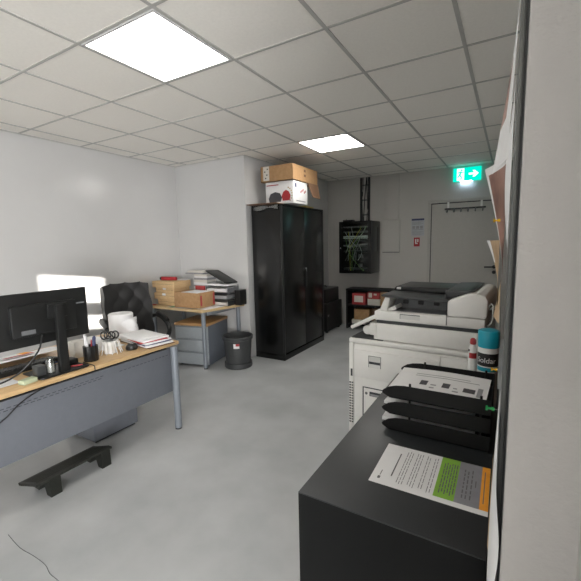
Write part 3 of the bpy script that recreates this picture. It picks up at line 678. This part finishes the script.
solo(MB().box(-2.66, -2.58, 1.40, 1.475, 0.7262, 0.845, bev=0.004), 'white_box', 'paper2', 'small pale box standing behind the black pen cup', 'box')

solo(MB().box(-2.93, -2.74, 1.52, 1.76, 0.7262, 0.775, bev=0.004, T=rotm(8, 'Z', (-2.83, 1.64, 0))), 'paper_pile', 'paper', 'white paper block behind the white slotted holder', 'papers')
# pen cup
pu = thing('pen_cup', 'black ribbed pen cup on the desk', 'pen cup', (-2.45, 1.435, 0.7262))
def ribbed(n=36):
    mb = MB(); c = Vector((-2.45, 1.435, 0.7262)); rings = []
    for r, z in ((0.043, 0), (0.045, 0.003), (0.046, 0.105), (0.041, 0.105), (0.040, 0.006)):
        rings.append([mb.bm.verts.new(c+Vector(((r+(0.0015 if k % 3 == 0 else -0.001))*math.cos(2*PI*k/n), (r+(0.0015 if k % 3 == 0 else -0.001))*math.sin(2*PI*k/n), z))) for k in range(n)])
    for a, b in zip(rings, rings[1:]):
        for k in range(n): mb.bm.faces.new((a[k], a[(k+1) % n], b[(k+1) % n], b[k]))
    mb.bm.faces.new(rings[0][::-1]); mb.bm.faces.new(rings[-1]); return mb
ribbed().build('cup', 'blackpl', pu)
pens = [(-0.012, -0.012, -0.025, -0.018, 0.165, 0.013, 'paper', 'thick white marker standing in the black pen cup'), (0.010, 0.010, 0.02, 0.018, 0.15, 0.012, 'navy', 'dark blue marker standing in the black pen cup'), (-0.012, 0.012, -0.02, 0.020, 0.12, 0.005, 'redbox', 'thin red pen standing in the black pen cup')]
for (a, b, c_, d_, h, r, mm, lab) in pens:
    solo(MB().cyl((-2.45+a, 1.435+b, 0.734), (-2.45+c_, 1.435+d_, 0.734+h), r, r*0.9, n=14).cyl((-2.45+c_, 1.435+d_, 0.734+h), (-2.45+c_*1.1, 1.435+d_*1.1, 0.746+h), r*0.9, r*0.4, n=14), 'pen', mm, lab, 'pen', 'pens in the pen cup')

# white slotted organiser with scissors
wo = thing('desk_organiser', 'white slotted plastic holder with splayed ribs beside pen cup', 'organiser', (-2.50, 1.61, 0.7262))
MB().lathe([(0.0, 0.0), (0.040, 0.0), (0.042, 0.06), (0.050, 0.092), (0.046, 0.094), (0.038, 0.06), (0.036, 0.004), (0, 0.003)], (-2.50, 1.61, 0.7262), 28).build('cup', 'white', wo)
for k in range(14):
    a = 2*PI*k/14; ca, sa = math.cos(a), math.sin(a)
    MB().tube([(-2.50+0.046*ca, 1.61+0.046*sa, 0.7262+0.092), (-2.50+0.062*ca, 1.61+0.062*sa, 0.7262+0.086), (-2.50+0.070*ca, 1.61+0.070*sa, 0.7262+0.045), (-2.50+0.082*ca, 1.61+0.082*sa, 0.7262+0.003)], 0.003, 6).build('rib', 'white', wo)
def scissors(x, y, z, s, mm, lab, rz):
    t = thing('scissors', lab, 'scissors', (x, y, z), rz)
    for k, dx in enumerate((-1, 1)):
        MB().tube([(dx*0.024*s+0.020*s*math.cos(a), 0, 0.112*s+0.024*s*math.sin(a)) for a in [2*PI*i/14 for i in range(15)]], 0.005*s, 8, sub=1).build('handle', mm, t, world=False)
        MB().prism([(dx*0.012*s, 0.092*s), (dx*0.002*s, 0.088*s), (-dx*0.004*s, 0.0), (-dx*0.008*s, 0.0)], 'y', 0.0015*dx-0.001, 0.0015*dx+0.001).build('blade', 'steel', t, world=False)
    return t
scissors(-2.495, 1.596, 0.7315, 1.15, 'blackpl', 'black handled scissors standing in the white holder', math.radians(35))
scissors(-2.51, 1.634, 0.7315, 1.1, 'darkpl', 'grey handled scissors at right in the white holder', math.radians(45))
gd = thing('desk_gadget', 'rounded black gadget with pale button between holder and papers', 'gadget', (-2.44, 1.74, 0.7262))
MB().lathe([(0, 0), (0.040, 0), (0.044, 0.012), (0.040, 0.030), (0.024, 0.044), (0, 0.048)], (-2.44, 1.745, 0.7262), 28).build('body', 'blackpl', gd)
MB().lathe([(0, 0.046), (0.012, 0.045), (0.013, 0.049), (0, 0.053)], (-2.43, 1.74, 0.7262), 18).build('button', 'lightink', gd)

# stack of papers on the near right corner of the desk
zz = 0.7262
labs = [('kraftdark', 'brown folder at the bottom of the desk-end paper stack'), ('paper', 'white file just above the brown folder on desk end'), ('navy', 'blue folder low in the desk-end paper stack'),
        ('paper', 'white file between the blue and red folders'), ('redbox', 'red folder in the desk-end paper stack'), ('paper', 'white papers above the red folder'), ('paper', 'topmost white sheets of the desk-end paper stack')]
for k, (mm, lab) in enumerate(labs):
    h = (0.006, 0.012, 0.005, 0.012, 0.005, 0.014, 0.005)[k]; wq = (0.21, 0.20, 0.20, 0.19, 0.20, 0.185, 0.16)[k]
    T = Matrix.Translation((-2.50-0.012*k+random.uniform(-.012, .012), 1.935+random.uniform(-.008, .008), zz)) @ Matrix.Rotation(math.radians(-9+random.uniform(-5, 5)), 4, 'Z')
    solo(MB().box(-wq, wq, -0.115, 0.115, 0, h-0.0006, T=T, bev=0.0008), 'folder' if mm not in ('paper',) else 'paper_pile', mm, lab, 'papers', 'paper stack at the desk end'); zz += h
solo(MB().sheet(lambda u, v: (-2.62-0.15*u+0.03*v, 1.60+0.20*v, 0.7268+0.002*math.sin(3*u)), 6, 6, 0.0008), 'loose_sheet', 'paper', 'white sheet lying left of the desk-end paper stack', 'paper')

# white paper roll in wrapper
rl = thing('paper_roll', 'big white paper roll in a printed wrapper at desk end', 'paper roll', (-2.86, 1.98, 0.7262))
MB().lathe([(0.035, 0.010), (0.090, 0.0), (0.098, 0.006), (0.100, 0.195), (0.094, 0.203), (0.040, 0.203), (0.034, 0.197), (0.034, 0.012)], (-2.88, 1.975, 0.7262), 40).build('roll', 'paper', rl)
def wrapr(u, v):
    a = -0.95+u*1.9; bulge = 0.103+0.045*math.sin(PI*u)**1.5*(1-0.35*v)+0.004*math.sin(17*u+9*v); return (-2.88+bulge*math.cos(a+0.35), 1.975+bulge*math.sin(a+0.35), 0.728+0.17*v*(1-0.25*(2*u-1)**2))
MB().sheet(wrapr, 26, 12, 0.002).build('wrapper', 'paper', rl)
dn = MB()
for k in range(16):
    u0 = random.uniform(0.35, 0.9); v0 = random.uniform(0.15, 0.85); pts = []
    for q in range(5):
        p = Vector(wrapr(min(1, max(0, u0+0.03*q+random.uniform(-.015, .015))), min(1, max(0, v0+random.uniform(-.07, .07))))); c0 = Vector((-2.88, 1.975, p.z)); pts.append(p+(p-c0).normalized()*0.003)
    dn.tube(pts, 0.0011, 5)
dn.build('sketch_print', 'lightink', rl)

# ------------------------------------------------------------------ office chair
oc = thing('office_chair', 'black leather executive office chair behind the desks', 'chair', (-3.47, 2.53, 0), math.radians(70))
# local: chair faces -y
def backf(u, v):
    x = (u-0.5)*2; wd = 0.262*(1-0.05*max(0, v-0.75)*4*abs(x)**3)
    yb = 0.20+0.10*v-0.03*math.sin(PI*v)+0.035*abs(x)**2*-1
    tuft = 0.010*(math.cos(3*PI*x)*math.cos(5*PI*v))*(1-abs(x)**4)
    return (x*wd, yb-tuft, 0.47+0.61*v-0.02*abs(x)**4)
bkm = MB().sheet(backf, 24, 30, -0.085)
bmesh.ops.bevel(bkm.bm, geom=[e for e in bkm.bm.edges if len(e.link_faces) == 2 and e.calc_face_angle(0) > 1.0], offset=0.022, segments=3, affect='EDGES', profile=0.5)
bkm = bkm.build('backrest', 'softblk', oc, world=False)
MB().sheet(lambda u, v: ((u-0.5)*0.50, -0.27+0.52*v, 0.475+0.015*math.sin(PI*u)*math.sin(PI*v)-0.03*max(0, 0.2-v)*5*0.5), 16, 16, 0.10).build('seat', 'softblk', oc, world=False)
for sx in (-1, 1):
    a = MB().tube([(sx*0.27, 0.17, 0.70), (sx*0.295, 0.10, 0.715), (sx*0.30, -0.06, 0.70), (sx*0.30, -0.20, 0.65), (sx*0.295, -0.22, 0.56), (sx*0.27, -0.12, 0.46), (sx*0.235, -0.05, 0.42)], 0.024, 12, sub=6)
    ar = a.build('armrest', 'blackpl', oc, world=False)
    MB().tube([(sx*0.296, 0.08, 0.738), (sx*0.302, -0.06, 0.725), (sx*0.302, -0.17, 0.688)], 0.026, 10, sub=5).build('arm_pad', 'softblk', ar, world=False)
MB().cyl((0, 0, 0.10), (0, 0, 0.36), 0.028).box(-0.11, 0.11, -0.12, 0.12, 0.345, 0.372).build('gas_column', 'blackpl', oc, world=False)
for k in range(5):
    a = 2*PI*k/5+0.3; c_, s_ = math.cos(a), math.sin(a)
    lg = MB().tube([(0.02*c_, 0.02*s_, 0.115), (0.16*c_, 0.16*s_, 0.105), (0.29*c_, 0.29*s_, 0.075)], 0.02, 8).build('base_leg', 'blackpl', oc, world=False)
    MB().cyl((0.29*c_-0.02*s_, 0.29*s_+0.02*c_, 0.028), (0.29*c_+0.02*s_, 0.29*s_-0.02*c_, 0.028), 0.028, n=16).build('castor', 'blackpl', lg, world=False)

# ------------------------------------------------------------------ low anthracite cabinet in the foreground
lc = thing('low_cabinet', 'low anthracite metal cabinet along the right wall in the foreground', 'cabinet', (-0.25, 1.37, 0))
LX0, LX1, LY0, LY1, LZ = -0.485, -0.016, 0.838, 1.92, 0.80
MB().box(LX0, LX1, LY0, LY1, LZ-0.004, LZ, bev=0.0012).build('top_panel', 'anth', lc)
MB().box(LX0, LX1, LY0, LY0+0.018, 0.0, LZ-0.0042, bev=0.001).box(LX0+0.018, LX1, LY0+0.018, LY1, 0.05, LZ-0.0042).build('body', 'anth_shaded', lc)
MB().box(LX0+0.02, LX1, LY0+0.02, LY1-0.01, 0, 0.05).build('plinth', 'black', lc)
for k in range(2):
    d = MB().box(LX0, LX0+0.017, LY0+0.020+k*0.53, LY0+0.547+k*0.53, 0.055, LZ-0.006, bev=0.002).build('door', 'anth_shaded', lc)
    MB().box(LX0-0.008, LX0, LY0+0.50+k*0.06, LY0+0.515+k*0.06, 0.42, 0.55, bev=0.002).build('handle', 'blackpl', d)

# flyer
fl = thing('flyer', 'white, green, grey and orange printed flyer on the low cabinet', 'flyer', (-0.175, 1.09, LZ+0.0006))
P00, P10, P11, P01 = Vector((-0.329, 0.980, 0)), Vector((-0.019, 0.980, 0)), Vector((-0.022, 1.207, 0)), Vector((-0.332, 1.207, 0))
def fp(u, v, h=0.0):
    p = P00*(1-u)*(1-v)+P10*u*(1-v)+P11*u*v+P01*(1-u)*v; return (p.x, p.y, LZ+0.0012+0.0015*max(0, u-0.9)*10*0.4+h)
MB().sheet(lambda u, v: fp(u, v), 12, 6, 0.0004).build('sheet', 'paper', fl)
for (u0, u1, mm, nm) in ((0.565, 0.735, 'green', 'green_block'), (0.735, 0.932, 'grey', 'grey_block'), (0.932, 0.999, 'orange', 'orange_block')):
    MB().sheet(lambda u, v, a=u0, b=u1: fp(a+(b-a)*u, 0.085+0.913*v, 0.0003), 6, 4).build(nm, mm, fl)
tx = MB()
def line(u0, u1, v0, v1): tx.sheet(lambda u, v: fp(u0+(u1-u0)*u, v0+(v1-v0)*v, 0.0006), 1, 3)
line(0.168, 0.180, 0.22, 0.80)
for k in range(13):
    if k in (3, 7, 10): continue
    u = 0.235+k*0.0245; v0 = 0.12+0.02*math.sin(k*5)
    q = v0
    while q < 0.90:
        e = min(q+random.uniform(0.05, 0.14), 0.92); line(u, u+0.0055, q, e); q = e+0.018
for k, u in enumerate((0.60, 0.622, 0.645, 0.668, 0.69, 0.712)):
    q = 0.17+0.04*(k % 2)
    while q < 0.86: e = min(q+random.uniform(0.06, 0.13), 0.88); line(u, u+0.009, q, e); q = e+0.02
for k, u in enumerate((0.785, 0.815, 0.85)):
    q = 0.20
    while q < 0.82: e = min(q+random.uniform(0.05, 0.10), 0.84); line(u, u+0.010, q, e); q = e+0.03
line(0.885, 0.893, 0.48, 0.62); line(0.955, 0.963, 0.2, 0.88); line(0.06, 0.085, 0.10, 0.16); line(0.07, 0.078, 0.18, 0.3)
tx.build('printed_lines', 'softink', fl)

# letter trays
TY0, TY1, TX0, TX1 = 1.305, 1.590, -0.388, -0.030
for k, lab in enumerate(('lowest black letter tray on the low cabinet', 'middle black letter tray of the three on the low cabinet', 'top black letter tray holding printed sheets on the low cabinet')):
    z0 = LZ+0.001+0.062*k
    ts = thing('letter_tray', lab, 'letter tray', ((TX0+TX1)/2, (TY0+TY1)/2, z0), group='black letter trays on the low cabinet')
    MB().box(TX0+0.03, TX1, TY0, TY1, z0, z0+0.003).build('base', 'trayblk', ts)
    prof = [(TX0+0.005, z0+0.012), (TX0, z0+0.019), (TX0+0.006, z0+0.027), (TX0+0.025, z0+0.040), (TX0+0.05, z0+0.048), (TX0+0.08, z0+0.052), (TX0+0.14, z0+0.052), (TX1, z0+0.052), (TX1, z0), (TX0+0.03, z0)]
    for y in (TY0, TY1-0.003):
        MB().prism(prof, 'y', y, y+0.003).build('side_wall', 'trayblk', ts)
    MB().box(TX1-0.003, TX1, TY0+0.003, TY1-0.003, z0+0.003, z0+0.05).build('end_wall', 'trayblk', ts)
    for (x, y) in ((TX0+0.10, TY0+0.006), (TX0+0.10, TY1-0.006), (TX1-0.03, TY0+0.006), (TX1-0.03, TY1-0.006)):
        MB().cyl((x, y, z0+0.003), (x, y, z0+0.0612), 0.004, n=8).build('support_post', 'trayblk', ts)
    hs = (0.012, 0.010, 0.030)[k]
    if k < 2:
        solo(MB().box(TX0-0.004+0.01*k, TX1-0.05, TY0+0.015, TY1-0.02, z0+0.0215, z0+0.0215+hs, T=rotm(1.5-3*k, 'Z', (-0.2, 1.43, 0)) @ rotm(2, 'Y', (-0.2, 0, z0+0.02))), 'paper_pile', 'paper', ('white papers poking out of the lowest black letter tray', 'white papers poking out of the middle black letter tray')[k], 'papers')
    else:
        solo(MB().box(TX0+0.03, TX1-0.02, TY0+0.012, TY1-0.014, z0+0.004, z0+0.012), 'paper_pile', 'paper', 'thick pile of white sheets filling the top letter tray', 'papers')
        st = thing('printed_sheet', 'top printed sheet with small dark pictures in the letter tray', 'paper', ((TX0+TX1)/2, 1.43, z0+0.0125))
        def sf(u, v, h=0): return (TX0+0.006+0.33*u+0.012*v, TY0+0.010+0.255*v, z0+0.0135+0.018*v+0.006*math.sin(PI*u)+h)
        MB().sheet(sf, 12, 8, 0.0006).build('sheet', 'paper', st)
        for (u0, u1, v0, v1) in ((0.30, 0.38, 0.40, 0.56), (0.54, 0.62, 0.40, 0.56), (0.76, 0.88, 0.38, 0.52)): MB().sheet(lambda u, v: sf(u0+(u1-u0)*u, v0+(v1-v0)*v, 0.0008), 3, 3).build('picture', 'ink', st)
        im = MB()
        for (u0, u1, v0, v1) in ((0.42, 0.47, 0.32, 0.36), (0.42, 0.48, 0.42, 0.46), (0.66, 0.72, 0.32, 0.36), (0.66, 0.70, 0.42, 0.46), (0.2, 0.9, 0.72, 0.74), (0.2, 0.8, 0.79, 0.81), (0.90, 0.95, 0.3, 0.6)): im.sheet(lambda u, v: sf(u0+(u1-u0)*u, v0+(v1-v0)*v, 0.0008), 2, 2)
        im.build('text_lines', 'lightink', st)

# wipes canister
wx, wy = -0.060, 1.685; WZ = 0.8006; CR = 0.038
wc = thing('wipes_canister', 'teal lidded wipes canister with black label beside the copier', 'canister', (wx, wy, WZ))
MB().lathe([(0, 0), (CR-0.002, 0), (CR, 0.004), (CR, 0.256), (0, 0.256)], (wx, wy, WZ), 36).build('tub', 'white', wc)
MB().lathe([(0, 0.257), (CR+0.001, 0.257), (CR+0.0022, 0.261), (CR+0.0022, 0.318), (CR, 0.325), (CR-0.006, 0.328), (0, 0.329)], (wx, wy, WZ), 36).build('lid', 'teal', wc)
def arcsheet(a0, a1, z0, z1, r): return lambda u, v: (wx+r*math.cos(a0+(a1-a0)*u), wy+r*math.sin(a0+(a1-a0)*u), WZ+z0+(z1-z0)*v)
MB().sheet(arcsheet(-PI*1.05, 0.05, 0.182, 0.235, CR+0.0004), 28, 2).build('label', 'black', wc)
MB().sheet(arcsheet(-PI*1.05, 0.05, 0.160, 0.177, CR+0.0004), 28, 2).build('teal_band', 'teal', wc)
tmb = text_mb('Soldar', 0.030, Matrix.Identity(4), 0.0)
for v in tmb.bm.verts:
    a = -PI/2-0.12+v.co.x*0.95/CR; z = WZ+0.206+v.co.y; v.co = Vector((wx+(CR+0.0012)*math.cos(a), wy+(CR+0.0012)*math.sin(a), z))
tmb.build('lettering', 'paper', wc)
sb = thing('spray_bottle', 'slim white bottle with red and black marks left of canister', 'bottle', (-0.118, 1.70, WZ))
bx, by = -0.118, 1.70
MB().lathe([(0, 0), (0.015, 0), (0.017, 0.004), (0.017, 0.235), (0.010, 0.255), (0, 0.256)], (bx, by, WZ), 22).build('bottle', 'white', sb)
MB().lathe([(0.0, 0.256), (0.010, 0.256), (0.012, 0.262), (0.011, 0.276), (0.006, 0.282), (0, 0.282)], (bx, by, WZ), 18).build('cap', 'redbox', sb)
MB().sheet(lambda u, v: (bx+0.0174*math.cos(-2.4+1.9*u), by+0.0174*math.sin(-2.4+1.9*u), WZ+0.198+0.024*v), 10, 2).build('red_label', 'red', sb)
MB().sheet(lambda u, v: (bx+0.0174*math.cos(-2.9+0.7*u), by+0.0174*math.sin(-2.9+0.7*u), WZ+0.226+0.010*v), 6, 2).build('black_mark', 'black', sb)

# ------------------------------------------------------------------ copier
CP = thing('photocopier', 'large white office photocopier with document feeder', 'photocopier', (-0.805, 2.03, 0), math.radians(-3.0))
def cb(name, mb, mm, par=CP): return mb.build(name, mm, par, world=False)
W = 0.715; D = 0.62
cb('base_body', MB().box(0.032, W, 0.004, D, 0.04, 0.905, bev=0.006), 'copier')
cb('base_deck', MB().box(0.0, W, 0.0, D, 0.906, 0.932, bev=0.006).box(0.01, 0.2, 0.015, D-0.02, 0.9325, 0.936, mi=1), ['copier', 'darkpl'])
tp = cb('corner_trim', MB().box(0.0, 0.030, 0.0, D, 0.04, 0.9055, bev=0.006), 'copier')
for xa, xb in ((0.004, 0.014), (0.018, 0.028)):
    vb = MB()
    for k in range(16): z = 0.655-k*0.0165; vb.box(xa, xb, -0.0012, 0.0, z, z+0.009)
    cb('vent_slot_row', vb, 'slot', tp)
cb('grip_slot', MB().box(0.012, 0.024, -0.0012, 0.0, 0.70, 0.745), 'slot', tp)
up = cb('upper_door', MB().box(0.036, 0.515, -0.010, 0.003, 0.705, 0.868, bev=0.003), 'copier')
cb('upper_door_frame', MB().box(0.036, 0.515, -0.004, 0.003, 0.04, 0.902, bev=0.002), 'copier')
cb('handle_recess', MB().box(0.130, 0.200, -0.0112, -0.0102, 0.775, 0.842, mi=0).box(0.132, 0.198, -0.0120, -0.0112, 0.796, 0.810, mi=1).box(0.132, 0.198, -0.0124, -0.0112, 0.777, 0.795, mi=2).box(0.128, 0.130, -0.0122, -0.0102, 0.775, 0.842, mi=1).box(0.200, 0.202, -0.0122, -0.0102, 0.775, 0.842, mi=1).box(0.128, 0.202, -0.0122, -0.0102, 0.842, 0.8435, mi=1), ['copier2', 'slot', 'white'], up)
lo = cb('lower_door', MB().box(0.098, 0.510, -0.009, -0.0045, 0.06, 0.645, bev=0.002), 'copier')
cb('door_gap', MB().box(0.090, 0.512, -0.0055, -0.0042, 0.645, 0.651).box(0.090, 0.097, -0.0055, -0.0042, 0.06, 0.651), 'slot')
cb('lower_handle', MB().box(0.135, 0.225, -0.0105, -0.009, 0.602, 0.628, mi=0).box(0.14, 0.22, -0.0112, -0.0105, 0.604, 0.616, mi=1), ['slot', 'lightink'], lo)
cb('key_lock', MB().cyl((0.115, -0.009, 0.615), (0.115, -0.0115, 0.615), 0.008, n=16), 'midgrey', lo)
cb('side_door', MB().box(0.521, W-0.004, -0.008, 0.003, 0.06, 0.895, bev=0.003), 'copier')
for (x, y) in ((0.07, 0.07), (W-0.07, 0.07), (0.07, D-0.07), (W-0.07, D-0.07)):
    cb('castor', MB().cyl((x-0.015, y, 0.021), (x+0.015, y, 0.021), 0.021, n=16), 'blackpl')
cb('scanner_body', MB().box(0.150, W, 0.02, D, 0.9365, 1.032, bev=0.006).box(0.150, 0.162, 0.014, 0.02, 0.94, 1.028), 'copier')
cb('scanner_gap', MB().box(0.160, W-0.008, 0.030, D-0.01, 1.032, 1.052), 'darkpl')
fd = cb('feeder_base', MB().box(0.150, W, 0.016, D, 1.052, 1.105, bev=0.008), 'copier')
cb('feeder_handle', MB().box(0.30, 0.405, 0.0145, 0.0155, 1.070, 1.098).box(0.30, 0.405, 0.0138, 0.0145, 1.094, 1.0975, mi=1).box(0.298, 0.30, 0.0138, 0.0155, 1.070, 1.0975, mi=1), ['copier2', 'slot'], fd)
cb('output_floor', MB().box(0.20, 0.535, 0.05, 0.50, 1.1055, 1.109), 'midgrey')
cb('feeder_back', MB().box(0.20, 0.535, 0.16, 0.50, 1.109, 1.180), 'midgrey')
cb('feeder_post', MB().prism([(0.172, 1.105), (0.215, 1.105), (0.235, 1.18), (0.205, 1.185)], 'y', 0.04, 0.42, bev=0.005), 'copier')
for k in range(3):
    x = 0.275+0.085*k
    cb('paper_guide', MB().box(x, x+0.028, 0.145, 0.1605, 1.135, 1.158, bev=0.003), 'blackpl')
cb('document_tray', MB().prism([(0.195, 1.186), (0.545, 1.172), (0.545, 1.190), (0.20, 1.202), (0.185, 1.196)], 'y', 0.02, 0.40, bev=0.004), 'darkpl')
cb('feeder_lid', MB().prism([(0.19, 1.2025), (0.545, 1.1905), (0.545, 1.222), (0.50, 1.226), (0.21, 1.226)], 'y', 0.22, 0.52, bev=0.006), 'blackpl')
cb('lid_tab', MB().box(0.215, 0.24, 0.212, 0.2195, 1.208, 1.222, bev=0.002), 'paper')
cb('feeder_head', MB().prism([(0.54, 1.106), (0.712, 1.106), (0.722, 1.12), (0.724, 1.195), (0.710, 1.222), (0.68, 1.230), (0.635, 1.226), (0.545, 1.188), (0.54, 1.18)], 'y', 0.012, 0.52, bev=0.008), 'copier')
cb('head_cover', MB().prism([(0.545, 1.1905), (0.63, 1.2265), (0.66, 1.2345), (0.62, 1.238), (0.52, 1.232), (0.52, 1.192)], 'y', 0.06, 0.515, bev=0.003), 'darkpl')
cb('head_seam', MB().box(0.5365, 0.5395, 0.011, 0.014, 1.06, 1.19), 'slot')
pnl = cb('control_panel', MB().box(0.0, 0.31, 0.05, 0.36, 0.0, 0.022, bev=0.005, T=Matrix.Translation((-0.005, 0.0, 0.972)) @ Matrix.Rotation(math.radians(-28), 4, 'Y')), 'copier')
cb('panel_screen', MB().box(0.05, 0.20, 0.10, 0.31, 0.022, 0.024, T=Matrix.Translation((-0.005, 0.0, 0.972)) @ Matrix.Rotation(math.radians(-28), 4, 'Y')), 'midgrey', pnl)
cb('panel_hinge', MB().cyl((0.085, 0.08, 0.972), (0.085, 0.34, 0.972), 0.028).box(0.10, 0.152, 0.07, 0.35, 0.945, 1.02, bev=0.006), 'copier')
cb('side_cable', MB().tube([(0.722, 0.10, 1.14), (0.760, 0.10, 1.16), (0.772, 0.08, 1.10), (0.765, 0.06, 1.00), (0.735, 0.10, 0.95)], 0.006, 8), 'cablegrey')
cb('side_cable', MB().tube([(0.722, 0.04, 1.16), (0.742, 0.03, 1.18), (0.745, 0.02, 1.10), (0.722, 0.04, 1.07)], 0.004, 8), 'cablegrey')

# ------------------------------------------------------------------ pin board with curling papers
BXF = -0.0028
pbd = thing('pin_board', 'aluminium framed cork pin board on the right wall seen edge-on', 'pin board', (0.003, 1.7, 0.815))
MB().box(BXF+0.002, XW-0.0005, 0.715, 2.66, 0.83, 2.18).build('cork', 'cork', pbd)
f_ = MB()
f_.box(BXF, 0.0052, 0.70, 0.716, 0.815, 2.20, bev=0.0018).box(BXF, XW-0.0004, 2.66, 2.676, 0.815, 2.20, bev=0.0018)
f_.box(BXF, XW-0.0004, 0.716, 2.66, 0.815, 0.831).box(BXF, XW-0.0004, 0.716, 2.66, 2.18, 2.20)
f_.build('frame', 'alu', pbd)
MB().box(0.0053, XW-0.0003, 0.702, 0.714, 0.817, 2.198).build('shadow_gap', 'black', pbd)  # dark strip drawn in for the shadow between frame and wall
def hang(name, y0, y1, z0, z1, dx, mats, label, mif=None, nu=14, nv=14):
    # u along y (0 near the camera), v up; dx(u,v) is how far the sheet stands off the board
    solo(MB().sheet(lambda u, v: (BXF-0.0012-dx(u, v), y0+(y1-y0)*u, z0+(z1-z0)*v), nu, nv, 0.0004, mif=mif), name, mats, label, 'paper', 'papers pinned to the board')
hang('pinned_sheet', 0.98, 1.19, 1.67, 2.06, lambda u, v: 0.044*(0.25+0.75*u)*(1-v)**1.2+0.004*u, ['paper', 'pinkprint'], 'highest pinned sheet, its bottom curling away from the board', lambda i, j: 1 if (i > 5 and 3 < j < 9) else 0)
hang('pinned_photo', 1.14, 1.38, 1.40, 1.715, lambda u, v: 0.012+0.062*u**1.6*max(0, v)**1.3+0.004*u, ['pinkprint', 'paper'], 'pinkish photo print whose upper corner curls off the board', lambda i, j: 1 if i > 12 or j > 12 else 0)
hang('pinned_sheet', 0.80, 0.975, 1.41, 1.80, lambda u, v: 0.0010+0.012*u*math.sin(PI*min(1, 1.15*(1-v))), 'paper', 'white sheet hanging flat on the board beside its frame')
hang('pinned_note', 1.16, 1.34, 1.30, 1.49, lambda u, v: 0.022+0.040*u*v**2, ['tan', 'paper'], 'tan note with a white curled corner below the pinkish photo', lambda i, j: 1 if (i > 9 and j > 8) else 0)
hang('pinned_card', 1.36, 1.50, 1.22, 1.36, lambda u, v: 0.018+0.02*u*(1-v), 'tan', 'brownish card hanging lowest under the tan note')
def curl(u, v):
    bump = math.exp(-((v-0.52)/0.17)**2)
    return (BXF-0.0014-0.007*u*(1-v)**0.7+0.0098*bump*max(0, 1-u/0.20)**1.2-0.003*u*math.sin(PI*v), 0.672+0.13*u, 0.70+0.50*v)
solo(MB().sheet(curl, 24, 24, 0.0004), 'pinned_sheet', 'paper', 'long white sheet bulging over the board frame beside the low cabinet', 'paper', 'papers pinned to the board')
hang('pinned_strip', 0.812, 0.832, 0.84, 1.05, lambda u, v: 0.0075+0.003*u*(1-v), 'tan', 'narrow pale brown strip hanging behind the long white sheet')
def pin(y, z, x, mm, lab):
    t = thing('push_pin', lab, 'pin', (x, y, z), group='push pins in the board')
    MB().cyl((x, y, z), (x-0.006, y, z), 0.0045, 0.004, n=14).cyl((x-0.006, y, z), (x-0.013, y, z), 0.0024, 0.0024, n=12).cyl((x-0.013, y, z), (x-0.017, y, z), 0.005, 0.0055, n=14).build('head', mm, t)
    MB().cyl((x+0.012, y, z), (x, y, z), 0.0006, n=6).build('needle', 'steel', t)
pin(0.90, 1.12, BXF-0.012, 'pgreen', 'green push pin near the letter trays')
pin(1.20, 1.545, BXF-0.025, 'yellow', 'yellow push pin in the pinkish photo print')
pin(1.30, 1.085, BXF-0.016, 'yellow', 'yellow push pin just above the letter trays')
pin(0.99, 2.01, BXF-0.012, 'bluep', 'blue push pin at the top of the highest sheet')
